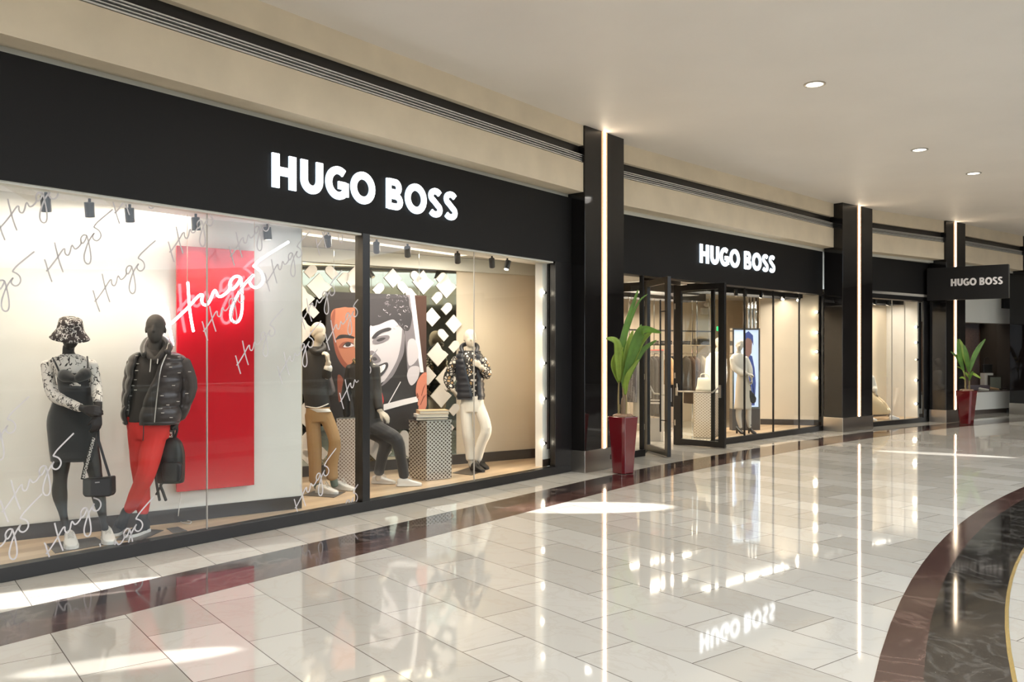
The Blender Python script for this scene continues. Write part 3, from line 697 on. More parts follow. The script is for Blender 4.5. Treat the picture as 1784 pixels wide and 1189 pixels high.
for a, b, p in ((FB(tl, 0, -.06), H1, w5), (FB(tL, 0, -.06), H2, w2)):
    d = (b-a).normalized(); MB().seg(a+d*.03, b-d*.05, .01, .02, 2.88).build('glass_pane', M_glass, p)
    MB().seg(a+d*.03, b, .05, 0, .018).build('floor_channel', M_frame, p)
hd = MB().seg(H1+(H1-H2).normalized()*.05, H2+(H2-H1).normalized()*.05, .14, 2.885, 2.97)
for h in (H1, H2):
    hd.prism([(h.x+.035*math.cos(a)+.0, h.y+.055+.035*math.sin(a)) for a in [k*math.pi/6 for k in range(12)]], 0, 2.885)
struct(hd.build('trim_11', M_frame, None), 'black door head and jamb posts')
struct(MB().prism([(p.x, p.y) for p in (FB(tl-.1, 0, -.25), FB(tL+.1, 0, -.25), H2+FB.n*-.2, H1+FB.n*-.2)], 2.975, 3.0).build('ceiling_porch', M_frame, None))
def leaf(name, H, E_, outn, lab, pull):
    d = (E_-H).normalized(); L = (E_-H).length; n = Vector((outn[0], outn[1], 0)).normalized(); Z = Vector((0, 0, 1))
    r = sempty(name, H); r['label'] = lab
    def b(t0, t1, z0, z1, o0, o1):
        return [H+d*t0+n*o1+Z*z0, H+d*t1+n*o1+Z*z0, H+d*t1+n*o0+Z*z0, H+d*t0+n*o0+Z*z0, H+d*t0+n*o1+Z*z1, H+d*t1+n*o1+Z*z1, H+d*t1+n*o0+Z*z1, H+d*t0+n*o0+Z*z1]
    m = MB(); sw = .125
    m.box8(b(0, sw, .012, 2.87, -.03, .03)).box8(b(L-sw, L, .012, 2.87, -.03, .03)).box8(b(sw, L-sw, .012, .115, -.03, .03)).box8(b(sw, L-sw, 2.77, 2.87, -.03, .03))
    m.build('leaf_frame', M_frame, r, bevel=.003)
    MB().box8(b(sw, L-sw, .115, 2.77, -.006, .006)).build('glass_pane', M_glass, r)
    s = 1 if pull else -1
    # exterior pull bar at +s, panic bar at -s (n looks at the camera)
    pt = L-.19
    m = MB(); a = H+d*pt+n*s*.075
    m.tube([a+Z*.40, a+Z*2.50], .013, n=12, sub=1)
    for z in (.58, 2.32): m.tube([a+Z*z, H+d*(L-.06)+n*s*.03+Z*z], .008, n=8, sub=1)
    if pull: m.build('pull_bar', M_frame, r, smooth=True)
    m = MB(); z = .97; o = -s*.10
    m.tube([H+d*.10+n*o+Z*z, H+d*(L-.20)+n*o+Z*z], .014, n=12, sub=1)
    m.tube([H+d*(L-.20)+n*o+Z*z, H+d*(L-.08)+n*(-s)*.045+Z*(z+.10)], .014, n=10, sub=1)
    m.tube([H+d*.10+n*o+Z*z, H+d*.05+n*(-s)*.045+Z*(z+.13)], .014, n=10, sub=1)
    m.box8(b(.03, .075, z-.08, z+.06, -s*.03 if s < 0 else -.06, -s*.06 if s < 0 else -.03))
    m.box8(b(L-.10, L-.055, z-.09, z+.13, min(-s*.03, -s*.06), max(-s*.03, -s*.06)))
    m.build('panic_bar', M_steel, r)
    m = MB()
    for zz in (.35, 1.2, 2.45): m.box8(b(-.012, .012, zz, zz+.10, -.036, .036))
    m.build('hinge', M_steel, r)
    return r
leaf('door_1', H1, E1, (-.982, -.187), 'left black framed glass door leaf standing open, seen from outside with its long pull bar', True)
leaf('door_2', H2, E2, (-.696, -.718), 'right black framed glass door leaf standing open with steel panic bar', False)

# store interior
BW = Plane(53.3, 0); BW.D = BW.n.dot(Vector((4.2, 20.9, 0)))
tb0 = BW.t(1040); kl = Vector((1.15, 13.15, 0)); kb = BW(tb0)
struct(MB().wallbox(BW, tb0-.1, BW.t(1345), 0, 3.05, -.1, 0).build('wall_store_back', M_shopwall, None), 'cream back wall of the store')
struct(MB().seg(kl, kb, .08, 0, 3.05).build('wall_store_left', M_shopwall, None))
rk = Vector((5.42, 18.80, 0)); rf = FB(FB.t(1436), 0, -.13)
struct(MB().seg(rk, rf, .06, .0, 3.05).build('wall_store_right', M_shopwall, None), 'cream wall at the right of the entrance window')
d_ = (rf-rk).normalized(); n_ = Vector((d_.y, -d_.x, 0))
struct(MB().seg(rk+n_*.036, rf+n_*.036, .01, .10, .22).build('baseboard_store', M_skirt, None))
struct(MB().seg(rk, BW(BW.t(1345)), .06, 0, 3.05).build('wall_store_side', M_shopwall, None))
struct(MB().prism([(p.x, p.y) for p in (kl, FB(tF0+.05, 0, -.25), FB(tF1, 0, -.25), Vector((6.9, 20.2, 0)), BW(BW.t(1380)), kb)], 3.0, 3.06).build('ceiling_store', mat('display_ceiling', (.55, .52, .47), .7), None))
fdp = [FB(tL+.05, 0, -.10), FB(tE, 0, -.10), rk-n_*.02, Vector((4.45, 17.95, 0)), Vector((3.95, 16.35, 0))]
struct(MB().prism([(p.x, p.y) for p in fdp], .0, .098).build('floor_display', M_wood, None), 'raised oak display floor beside the entrance')

Zv = Vector((0, 0, 1))
# chrome wall frame with shelves and garments
WF = Plane(53.3, 0); WF.D = WF.n.dot(Vector((3.2, 18.7, 0)))
def wf(x, y): t, z = WF.hit(x, y); return t, z
wr = thing('wall_rack', 'tall chrome wall rack with shelves behind the entrance doors', 'rack', WF(WF.t(1160), 0))
z1_, z2_, z3_ = EYE+(HZ-575)/F*18.3, EYE+(HZ-601)/F*18.3, EYE+(HZ-617)/F*18.3
m = MB()
for x in (1096, 1139, 1149, 1206, 1214, 1236):
    t = WF.t(x); m.tube([WF(t, 0), WF(t, 2.98)], .018, n=10, sub=1, cap=False)
m.build('post', M_chrome, wr)
for z in (z1_, z2_): MB().wallbox(WF, WF.t(1090), WF.t(1240), z-.012, z+.012, -.30, .03).build('shelf', M_frame if z == z1_ else M_chrome, wr)
m = MB(); m.tube([WF(WF.t(1090), z3_, -.0), WF(WF.t(1238), z3_, -.0)], .014, n=10, sub=1); m.build('hanging_rail', M_chrome, wr)
for x, n, lab in ((1195, 3, 'small stack of dark folded jumpers on the shelf near the right door'), (1228, 5, 'taller stack of dark folded knitwear on the shelf near the right door'), (1163, 3, 'stack of grey folded clothes on the shelf seen between the doors')):
    c = WF(WF.t(x), z2_+.013, -.12); s = thing('folded_clothes', lab, 'clothes', c)
    for k in range(n):
        j = random.uniform(-.01, .01)
        q = MB().wallbox(Plane(53.3, WF.D), c.dot(WF.d)-.16+j, c.dot(WF.d)+.16+j, c.z+.028*k, c.z+.028*k+.024, -.24, .0)
        q.build('folded_garment', mat('dark_knit_%d' % (k % 3), [(.05, .045, .045), (.11, .10, .10), (.03, .03, .035)][k % 3], .9), s, bevel=.008)
GAR = [(1098, 640, 700, .26, 'silver sequinned garment hanging nearest the left column', pattern('silver_sequins', (.05, .05, .06), (.75, .78, .85), 'dots', 42, .28, .35), 1),
       (1112, 620, 738, .20, 'pale grey long garment on the left end of the rail', mat('pale_grey_cloth', (.42, .42, .40), .8), 1),
       (1121, 620, 735, .20, 'tan long coat on the left part of the rail', mat('tan_cloth', (.34, .21, .12), .8), 1),
       (1130, 618, 725, .22, 'black coat hanging behind the security gate', mat('black_cloth', (.022, .021, .022), .85), 1),
       (1137, 618, 722, .22, 'charcoal jacket hanging behind the security gate', mat('charcoal_cloth', (.06, .055, .06), .85), 1),
       (1144, 618, 728, .22, 'dark plum jacket hanging right of the security gate', mat('plum_cloth', (.045, .03, .035), .85), 1),
       (1165, 619, 672, .22, 'camel short jacket seen through the gap between the doors', mat('camel_cloth', (.50, .33, .17), .8), 1),
       (1172, 619, 712, .22, 'long black garment seen through the gap between the doors', mat('black_cloth', (.022, .021, .022), .85), 1),
       (1195, 618, 685, .22, 'dark herringbone jacket behind the right door', mat('herringbone_cloth', (.07, .055, .045), .85, var=.5, vscale=60), 1),
       (1202, 618, 708, .24, 'dark brown coat behind the right door', mat('dark_brown_cloth', (.075, .042, .025), .8), 1),
       (1210, 620, 678, .24, 'mid brown jacket behind the right door', mat('mid_brown_cloth', (.13, .075, .045), .8), 1),
       (1224, 622, 680, .24, 'pale beige jacket on a hanger above the handbag', mat('beige_cloth', (.56, .47, .36), .8), 1)]
for x, yt, yb, hw, lab, mt, _ in GAR:
    t = WF.t(x); zt_ = z3_-.05; zb_ = EYE-(yb-HZ)/F*18.3; c = WF(t, z3_)
    g = thing('hanging_garment', lab, 'garment', c, 'garments on the store rail')
    aa = math.radians(112)
    rr = [(c.x, c.y, zt_, .03, .02), (c.x, c.y, zt_-.03, .09, .03), (c.x, c.y, zt_-.10, hw*.85, .045), (c.x, c.y, zt_-.3, hw*.95, .05), (c.x, c.y, (zt_+zb_)/2, hw*.92, .055), (c.x, c.y, zb_, hw, .065)]
    MB().stack(rr, n=20, sub=3, ang=aa).build('cloth', mt, g, smooth=True)
    MB().tube([c+Vector((0, 0, -.06)), c+Vector((0, 0, -.01)), c+Vector((.012, 0, .022)), c+Vector((-.012, 0, .022))], .003, n=6, sub=3).build('hanger_hook', M_chrome, g)
# anti-theft gate
gp = G(1142, 769); g = thing('security_gate', 'white framed anti theft gate with red top line inside the entrance', 'security gate', gp)
gd = Vector((.94, -.34, 0)).normalized(); gh = EYE+(HZ-611)/F*16.2
a, b = gp-gd*.15, gp+gd*.15
m = MB(); m.seg(a, a+gd*.045, .05, 0, gh).seg(b-gd*.045, b, .05, 0, gh).seg(a, b, .05, gh-.04, gh); m.build('gate_frame', mat('white_plastic', (.72, .68, .64), .4), g, bevel=.006)
MB().seg(a+gd*.045, b-gd*.045, .045, 0, .43).build('gate_base', mat('grey_plastic', (.42, .40, .38), .4), g)
MB().seg(a+gd*.045, b-gd*.045, .012, .43, gh-.04).build('gate_panel', glass('clear_acrylic', (.9, .9, .9), 1.5), g)
MB().seg(a+gd*.045, b-gd*.045, .03, .70, .73).seg(a+gd*.045, b-gd*.045, .03, .76, .78).build('crossbar', mat('white_plastic', (.72, .68, .64), .4), g)
MB().seg(a, b, .055, gh, gh+.015).build('red_light_line', mat('red_light_line', (.9, .1, .08), .4, emit=.8), g)
# emergency light, exit signs
ep = BW(BW.t(1231), EYE+(HZ-538)/F*20.2, .05)
e = thing('emergency_light', 'white twin head emergency light on the store wall seen through the right door', 'emergency light', ep)
MB().wallbox(BW, BW.t(1219), BW.t(1244), ep.z-.09, ep.z+.07, .01, .08).build('housing', mat('white_plastic', (.72, .68, .64), .4), e, bevel=.01)
for dx in (-.11, .11):
    q = BW(BW.t(1231)+dx, ep.z+.15, .07); MB().tube([q, q+BW.n*.06], .055, n=16, sub=1).build('lamp_head', mat('white_plastic', (.72, .68, .64), .4), e)
    MB().tube([q+BW.n*.085, q+BW.n*.092], .045, n=16, sub=1, cap=False).build('lamp_glass', mat('pale_lens', (.9, .88, .82), .2), e)
for x0, x1, y0, y1, pl, lab in ((1250, 1257.5, 569, 577, Plane(53.3, BW.D+.4), 'small green exit sign seen between the right door and the entrance window'), (1094, 1107, 489, 498, Plane(53.3, BW.D+2.2), 'green exit sign high at the left of the entrance')):
    a0, zt_ = pl.hit(x0, y0); a1, zb_ = pl.hit(x1, y1)
    e = thing('exit_sign', lab, 'exit sign', pl((a0+a1)/2, zb_))
    MB().wallbox(pl, a0, a1, zb_, zt_, -.03, 0).build('sign_body', mat('exit_green', (.03, .55, .18), .4, emit=1.1, ecol=(.05, .8, .25)), e)
    h = zt_-zb_; wq = a1-a0; m = MB(); c0 = a0+wq*.35
    mm = [[(c0, zb_+h*.72), (c0+h*.02, zb_+h*.42)], [(c0+h*.02, zb_+h*.45), (c0+h*.18, zb_+h*.3), (c0+h*.12, zb_+h*.15)], [(c0+h*.02, zb_+h*.45), (c0-h*.15, zb_+h*.18)], [(c0-h*.18, zb_+h*.5), (c0, zb_+h*.66), (c0+h*.2, zb_+h*.52)]]
    for s in mm: m.ribbon(s, h*.08, pl.d, Zv, pl(0), pl.n, .003)
    m.wallbox(pl, a0+wq*.62, a0+wq*.86, zb_+h*.15, zb_+h*.85, 0, .003)
    MB_ = m; m.build('running_figure', mat('exit_white', (.9, .95, .9), .4, emit=1.3), e)
    MB().tube([pl((a0+a1)/2, zt_, -.015), pl((a0+a1)/2, 2.99, -.015)], .006, n=6, sub=1, cap=False).build('hanging_rod', M_chrome, e)
# perforated pedestal with handbag
PF_TAN = pattern('perforated_cream_metal', (.62, .53, .43), (.30, .22, .16), 'holes', 26, .30, .45, rot=(0, 0, .5))
ka, kb_, kc = Vector((3.547, 16.837, 0)), Vector((3.898, 16.611, 0)), Vector((4.125, 16.952, 0)); kd = ka+kc-kb_; pc = (ka+kc)/2
p_ = thing('display_plinth', 'cream perforated metal plinth carrying a handbag inside the entrance', 'plinth', pc)
m = MB().prism([(q.x, q.y) for q in (ka, kb_, kc, kd)], .005, .870); m.build('perforated_casing', PF_TAN, p_, bevel=.004)
MB().prism([(pc.x+(q.x-pc.x)*1.0, pc.y+(q.y-pc.y)*1.0) for q in (ka, kb_, kc, kd)], .871, .878).build('top_plate', M_steel, p_)
bp_ = Vector((pc.x-.03, pc.y, .879)); t = thing('handbag', 'soft pale cream handbag on the perforated plinth inside the entrance', 'handbag', bp_)
aa = math.radians(-33)
MB().stack([(bp_.x, bp_.y, .880, .19, .07), (bp_.x, bp_.y, .93, .205, .09), (bp_.x, bp_.y, 1.02, .18, .08), (bp_.x-.02, bp_.y, 1.12, .15, .055), (bp_.x-.03, bp_.y, 1.17, .13, .03)], n=24, sub=4, ang=aa, e=2.6).build('bag_body', mat('cream_leather', (.72, .66, .54), .5, bump=.1, bscale=30), t, smooth=True)
dx = Vector((math.cos(aa), math.sin(aa), 0)); bq = Vector((bp_.x-.03, bp_.y, 0))
MB().tube([bq-dx*.09+Zv*1.15, bq-dx*.07+Zv*1.23, bq+Zv*1.25, bq+dx*.08+Zv*1.22, bq+dx*.13+Zv*1.10], .010, n=8).build('bag_handle', mat('cream_leather', (.72, .66, .54), .5), t, smooth=True)
# light box
la, lb = Vector((4.43, 17.30, 0)), Vector((5.02, 17.42, 0)); ld = (lb-la).normalized(); ln = Vector((ld.y, -ld.x, 0)); lz0 = .098; lz1 = EYE-(713-HZ)/F*17.3; lz2 = EYE+(HZ-572)/F*17.3
LB = Plane(math.degrees(math.atan2(ld.x, ld.y)), la.dot(ln)); lt = la.dot(LB.d); ll = (lb-la).length
t = thing('light_box', 'freestanding light box with a blurred blue fashion picture behind the window mannequin', 'light box', (la+lb)/2+Zv*lz0)
MB().wallbox(LB, lt, lt+ll, lz0, lz1, -.14, .0).build('base_box', mat('dark_grey_box', (.06, .05, .045), .4), t)
m = MB(); fw = .035
m.wallbox(LB, lt, lt+fw, lz1, lz2, -.12, .0).wallbox(LB, lt+ll-fw, lt+ll, lz1, lz2, -.12, .0).wallbox(LB, lt+fw, lt+ll-fw, lz2-fw, lz2, -.12, .0).wallbox(LB, lt+fw, lt+ll-fw, lz1, lz1+fw, -.12, .0); m.build('chrome_frame', M_chrome, t)
pc_ = mat('picture_pale_blue', (.42, .50, .66), .5, emit=.55, ecol=(.62, .74, 1)); pd_ = mat('picture_dark_blue', (.04, .06, .2), .5, emit=.12, ecol=(.1, .2, .9)); ps_ = mat('picture_skin', (.25, .14, .12), .5, emit=.1); pw_ = mat('picture_white', (.75, .8, .9), .5, emit=.6, ecol=(.8, .9, 1))
m = MB(); m.wallbox(LB, lt+fw, lt+ll-fw, lz1+fw, lz2-fw, -.06, -.012)
def lp(u, v, o): return LB(lt+fw+(ll-2*fw)*u, lz1+fw+(lz2-lz1-2*fw)*v, o)
def lpoly(pts, mi, o): m.m = mi; m.slab([lp(u, v, -.012) for u, v in pts], LB.n, o)
lpoly([(.30, .02), (.28, .35), (.2, .5), (.3, .66), (.5, .70), (.75, .66), (.85, .5), (.9, .3), (.85, .02)], 1, .001)
lpoly([(.45, .68), (.42, .8), (.5, .9), (.65, .92), (.75, .84), (.72, .7), (.6, .64)], 2, .002)
lpoly([(.40, .84), (.44, .95), (.6, .985), (.78, .93), (.8, .8), (.7, .88), (.55, .9)], 1, .003)
lpoly([(.45, .1), (.42, .45), (.5, .6), (.6, .45), (.62, .1)], 3, .002)
m.build('picture', [pc_, pd_, ps_, pw_], t)
# chrome tube cluster
for k, x in enumerate((1297, 1304, 1310, 1316)):
    q = W(x, 540, 18.4)
    t = thing('chrome_tube', ['leftmost', 'second', 'third', 'rightmost'][k]+' of the four chrome tubes hung above the light box', 'tube', Vector((q.x, q.y, 2.99)), 'chrome tubes above the light box')
    MB().tube([Vector((q.x, q.y, 2.99)), Vector((q.x, q.y, EYE+(HZ-572)/F*18.4))], .030, n=14, sub=1).build('polished_tube', M_chrome, t, smooth=True)
# spots in the entrance window
LBL2 = 'spotlights in the entrance window'
for x, y, lit, lab in ((1282, 500, 0, 'small black spotlight at the left head of the entrance window'), (1298, 503, 0, 'small black spotlight above the dressed mannequin of the entrance window'), (1326, 506, 0, 'small black spotlight above the light box'), (1365, 511, 1, 'left of the two glowing ceiling spotlights of the entrance window'), (1392, 513, 1, 'bright glowing ceiling spotlight at the right of the entrance window')):
    t = FB.t(x, -.35); p = FB(t, 2.82, -.35)
    spotlight('track_spotlight', p, W(1285, 690, 16.9) if not lit else W(1300, 700, 16.5), lab, LBL2, 15, bool(lit), spot=1.4)
MB().wallbox(FB, FB.t(1275), FB.t(1425), 2.925, 2.998, -.37, -.335).build('lighting_track', M_frame, None)
tag(bpy.data.objects['lighting_track.002'], 'black lighting track in the head of the entrance window', 'lighting track')
def vtrack(pl, x, off, ytop, ybot, spots, where, base):
    t0 = pl.t(x, off)
    _, zt_ = pl.hit(x, ytop, off); _, zb_ = pl.hit(x, ybot, off)
    q = MB().wallbox(pl, t0-.02, t0+.02, zb_, min(2.88, zt_), off-.02, off+.02).build('lighting_track', M_frame, None)
    tag(q, 'upright black lighting track at the right end of the '+where, 'lighting track')
    for y, lab, lit in spots:
        tt, z = pl.hit(x-7, y, off); p = pl(tt, z, off)
        o = thing('side_spotlight', lab+' spotlight on the upright track of the '+where, 'spotlight', p, 'side spotlights of the '+where)
        MB().tube([p+pl.d*.10, p], .026, n=10, sub=1, cap=False).build('lamp_body', M_frame, o)
        MB().egg(p-pl.d*.015, .026, .026, .026, 12, 8).build('bulb', M_bulb if lit else mat('unlit_lens', (.6, .56, .5), .2), o, smooth=True)
        if lit:
            l = lamp('lamp_light', 'SPOT', (0, 0, 0), (1, 0, 0), 16, (1, .78, .55), spot_size=1.9, spot_blend=.8, shadow_soft_size=.03); l.parent = o
            dr = (-pl.d*.9-pl.n*.35); l.location = dr*.06; l.rotation_euler = dr.to_track_quat('-Z', 'Y').to_euler()
vtrack(FB, 1430, -.12, 516, 726, ((544, 'topmost', 1), (580, 'second from top', 1), (613, 'third from top', 1), (659, 'lowest', 1)), 'entrance window', 0)
fill_light('added_fill_light', FB(FB.t(1280), 0, -.8), FB(FB.t(1420), 0, -.5), 2.975, .45, 44, 'slim added fill light over the entrance window display')
for a, b, lab, pw in ((Vector((2.3, 16.2, 0)), Vector((3.6, 17.6, 0)), 'slim added fill light just inside the entrance', 85), (Vector((1.7, 17.6, 0)), Vector((4.2, 19.6, 0)), 'slim added fill light along the back of the store', 100)):
    fill_light('added_fill_light', a, b, 2.975, .5, pw, lab, col=(1, .84, .66))

# ============================================================ BAY 3
w3 = sempty('window_3', FC(0)); w3['label'] = 'narrow shop window between second and third column'
c0 = tcol(FC, B2)-.25; c1 = FC.t(1609.5); c2 = tcol(FC, A3)+.2
MB().wallbox(FC, c0, c2, 0, .105, -.1, 0).wallbox(FC, c1, c2, .105, 2.9, -.04, 0).build('window_frame', M_frame, w3, bevel=.003)
js = [c0, FC.t(1558), FC.t(1580.5), c1]
for k in range(3):
    MB().wallbox(FC, js[k]+.004, js[k+1]-.004, .105, 2.88, -.065, -.055).build('glass_pane', M_glass, w3)
    if k: MB().wallbox(FC, js[k]-.006, js[k]+.006, .105, 2.88, -.07, -.05).build('glass_joint', mat('silicone_joint', (.45, .42, .38), .5), w3)
struct(MB().prism([(p.x, p.y) for p in (FC(c0, 0, -.1), FC(c1+.1, 0, -.1), FC(c1+.1, 0, -.95), FC(c0, 0, -.95))], 0, .1).build('floor_display', M_wood, None))
struct(MB().wallbox(FC, c0-.5, c1+.3, .1, 3.0, -1.05, -.95).build('wall_window_back', M_shopwall, None), 'cream back wall of the narrow window')
struct(MB().wallbox(FC, c0-.5, c1, .1, .23, -.949, -.935).build('baseboard_window', M_skirt, None))
struct(MB().seg(FC(c1+.04, 0, -.16), FC(c1+.04, 0, -.95), .06, .1, 3.0).build('wall_window_side', M_white, None))
struct(MB().seg(FC(c0, 0, -.16), FC(c0, 0, -.95), .06, .1, 3.0).build('wall_window_side', M_white, None))
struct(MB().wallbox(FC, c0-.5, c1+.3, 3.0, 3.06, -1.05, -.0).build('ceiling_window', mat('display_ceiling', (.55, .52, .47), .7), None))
vtrack(FC, 1603, -.16, 520, 712, ((570, 'topmost', 1), (597, 'second from top', 1), (627, 'dark unlit middle', 0), (663, 'bright fourth', 1), (704, 'lowest', 1)), 'narrow window', 0)
for x, lab in ((1525, 'left of the two ceiling spotlights in the narrow window'), (1547, 'right of the two ceiling spotlights in the narrow window')):
    spotlight('track_spotlight', FC(FC.t(x, -.35), 2.85, -.35), FC(FC.t(x+10), .5, -.8), lab, 'ceiling spotlights of the narrow window', 22, False)
MB().wallbox(FC, FC.t(1518), FC.t(1600), 2.945, 2.998, -.37, -.335).build('lighting_track', M_frame, None)
tag(bpy.data.objects['lighting_track.005'], 'black lighting track in the head of the narrow window', 'lighting track')
fill_light('added_fill_light', FC(c0+.3, 0, -.6), FC(c1-.2, 0, -.6), 2.975, .4, 24, 'slim added fill light of the narrow window')
# dark return beside third column
struct(MB().wallbox(FC, c2-.02, tcol(FC, A3)+.9, 0, 2.9, -.2, -.02).build('wall_pier', M_gloss, None))

# ============================================================ BAY 4 (neighbouring shop)
g0 = tcol(FD, B3)-.4; g1 = FD.t(1757)+.1
_, zA = FD.hit(1720, 683); _, zB = FD.hit(1740, 564); zC = .12
w4 = sempty('window_4', FD(0)); w4['label'] = 'neighbouring shop window with white bands beyond the third column'
MB().wallbox(FD, g0, g1, zC, zA, -.2, .02).build('lower_white_panel', mat('white_shopfront_panel', (.80, .80, .74), .4), w4)
MB().wallbox(FD, g0, g1, zB, 3.88, -.3, .02).build('upper_white_panel', mat('white_shopfront_panel', (.80, .80, .74), .4), w4)
MB().wallbox(FD, g0, g1, 0, zC, -.2, -.1).build('plinth_recess', mat('grey_plinth', (.14, .11, .09), .4), w4)
MB().wallbox(FD, g0, g1, zA+.012, zB-.01, -.03, -.02).build('glass_pane', M_glass, w4)
MB().wallbox(FD, g0, g1, zA, zA+.012, -.9, .03).build('window_sill', mat('dark_window_sill', (.10, .07, .06), .4), w4)
brk = bpy.data.materials.new('brown_woven_wall'); brk.use_nodes = True; nt = brk.node_tree
tc = nd(nt, 'ShaderNodeTexCoord'); mp = nd(nt, 'ShaderNodeMapping'); mp.inputs['Rotation'].default_value = (math.pi/2, 0, 0)
mp.vector_type = 'TEXTURE'
br = nd(nt, 'ShaderNodeTexBrick', Scale=1.); br.inputs['Brick Width'].default_value = .07; br.inputs['Row Height'].default_value = .03; br.inputs['Mortar Size'].default_value = .006
br.inputs['Color1'].default_value = (.19, .09, .06, 1); br.inputs['Color2'].default_value = (.27, .14, .09, 1); br.inputs['Mortar'].default_value = (.08, .04, .03, 1)
sx = nd(nt, 'ShaderNodeSeparateXYZ'); cb = nd(nt, 'ShaderNodeCombineXYZ'); ad = nd(nt, 'ShaderNodeMath', operation='ADD')
nt.links.new(tc.outputs['Object'], sx.inputs[0]); nt.links.new(sx.outputs[0], ad.inputs[0]); nt.links.new(sx.outputs[1], ad.inputs[1]); nt.links.new(ad.outputs[0], cb.inputs[0]); nt.links.new(sx.outputs[2], cb.inputs[1])
nt.links.new(cb.outputs[0], br.inputs['Vector']); nt.links.new(br.outputs[0], nt.nodes['Principled BSDF'].inputs['Base Color'])
struct(MB().wallbox(FD, g1+.1, g1+.2, 0, 3.88, -1.9, -.02).build('wall_neighbour_side', M_skirt, None))
struct(MB().wallbox(FD, g0, g1+1.5, .1, 3.0, -.98, -.9).build('wall_neighbour', brk, None), 'brown woven brick patterned wall of the neighbouring shop')
struct(MB().wallbox(FD, g0, g1, 2.95, 3.0, -.9, -.3).build('ceiling_neighbour', M_frame, None))
fill_light('added_fill_light', FD(g0+.4, 0, -.55), FD(g1-.2, 0, -.55), 2.93, .1, 28, 'slim added fill light of the neighbouring shop window')
zs = zA+.012
def atd(x, off): return FD(FD.t(x, off), zs, off)
p = atd(1719, -.5); t = thing('handbag', 'small black handbag on a stand in the neighbouring shop window', 'handbag', p)
MB().box((p.x-.12, p.y-.12, zs), (p.x+.12, p.y+.12, zs+.48)).build('bag_stand', M_white, t)
MB().box((p.x-.12, p.y-.05, zs+.481), (p.x+.14, p.y+.05, zs+.73)).build('bag_body', mat('black_leather', (.018, .017, .017), .4), t, bevel=.02)
MB().tube([p+Vector((-.07, 0, .72)), p+Vector((-.05, 0, .9)), p+Vector((.05, 0, .9)), p+Vector((.08, 0, .72))], .008, n=8).build('bag_handle', mat('black_leather', (.018, .017, .017), .4), t)
p = atd(1716, -.35); t = thing('framed_mirror', 'small dark framed picture standing in the neighbouring shop window', 'frame', p+Vector((.35, .1, 0)))
q = p+Vector((.35, .1, 0)); MB().box((q.x-.2, q.y, zs), (q.x+.2, q.y+.03, zs+.42)).build('frame_border', M_skirt, t); MB().box((q.x-.15, q.y-.005, zs+.05), (q.x+.15, q.y-.001, zs+.37)).build('frame_picture', mat('grey_green_print', (.25, .26, .22), .4), t)
for k, (x, off, lab, cc) in enumerate(((1713, -.16, 'white shoe in the neighbouring shop window', (.7, .66, .6)), (1731, -.22, 'tan shoe in the neighbouring shop window', (.45, .28, .15)), (1739, -.5, 'black shoe in the neighbouring shop window', (.02, .02, .02)), (1747, -.22, 'dark shoe nearest the right end of the neighbouring shop window', (.05, .03, .03)))):
    p = atd(x, off); t = thing('shoe', lab, 'shoe', p)
    MB().tube([p+Vector((-.10, 0, .06)), p+Vector((0, 0, .045)), p+Vector((.13, -.02, .03))], [.042, .036, .026], n=10).build('shoe_upper', mat('shoe_colour_%d' % k, cc, .4), t, smooth=True)
    MB().box((p.x-.13, p.y-.035, zs), (p.x+.16, p.y+.03, zs+.012)).build('sole', mat('shoe_sole_pale', (.5, .45, .38), .5), t)
p = atd(1700, -.45); t = thing('display_box', 'dark purple grey display box in the neighbouring shop window', 'box', p)
MB().box((p.x-.3, p.y-.12, zs), (p.x+.33, p.y+.12, zs+.15)).build('box_body', mat('plum_board', (.08, .05, .06), .5), t)

# ============================================================ DOWNLIGHTS
for k, (x, y, lab) in enumerate(((3.54, 10.07, 'largest and nearest recessed round ceiling downlight'), (6.3, 13.31, 'middle recessed ceiling downlight'), (8.07, 15.05, 'farthest and smallest recessed ceiling downlight'), (.9, 6.9, ''), (-1.9, 3.6, ''), (-4.6, -.2, ''), (11.5, 18.2, ''), (1.4, 1.2, ''), (-1.6, -2.6, ''))):
    p = Vector((x, y, CEIL))
    t = thing('downlight', lab or 'recessed ceiling downlight outside the picture, farther along the hall', 'downlight', p, 'recessed ceiling downlights')
    m = MB(); n = 28; ra, rb = .125, .098
    A = [(x+ra*math.cos(2*math.pi*i/n), y+ra*math.sin(2*math.pi*i/n)) for i in range(n+1)]; B = [(x+rb*math.cos(2*math.pi*i/n), y+rb*math.sin(2*math.pi*i/n)) for i in range(n+1)]
    m.band(A, B, CEIL-.008, CEIL-.001); m.build('rim', M_steel, t)
    m = MB(); m.prism(B[:-1], CEIL-.004, CEIL-.001); m.build('reflector', mat('lit_reflector', (1, .98, .9), .3, emit=2.2, ecol=(1, .95, .82), bump=.5, bscale=60), t)
    l = lamp('lamp_light', 'SPOT', (0, 0, 0), (0, 0, -1), 190, (1, .94, .86), spot_size=2.85, spot_blend=.8, shadow_soft_size=.10); l.parent = t; l.location = (0, 0, -.03)

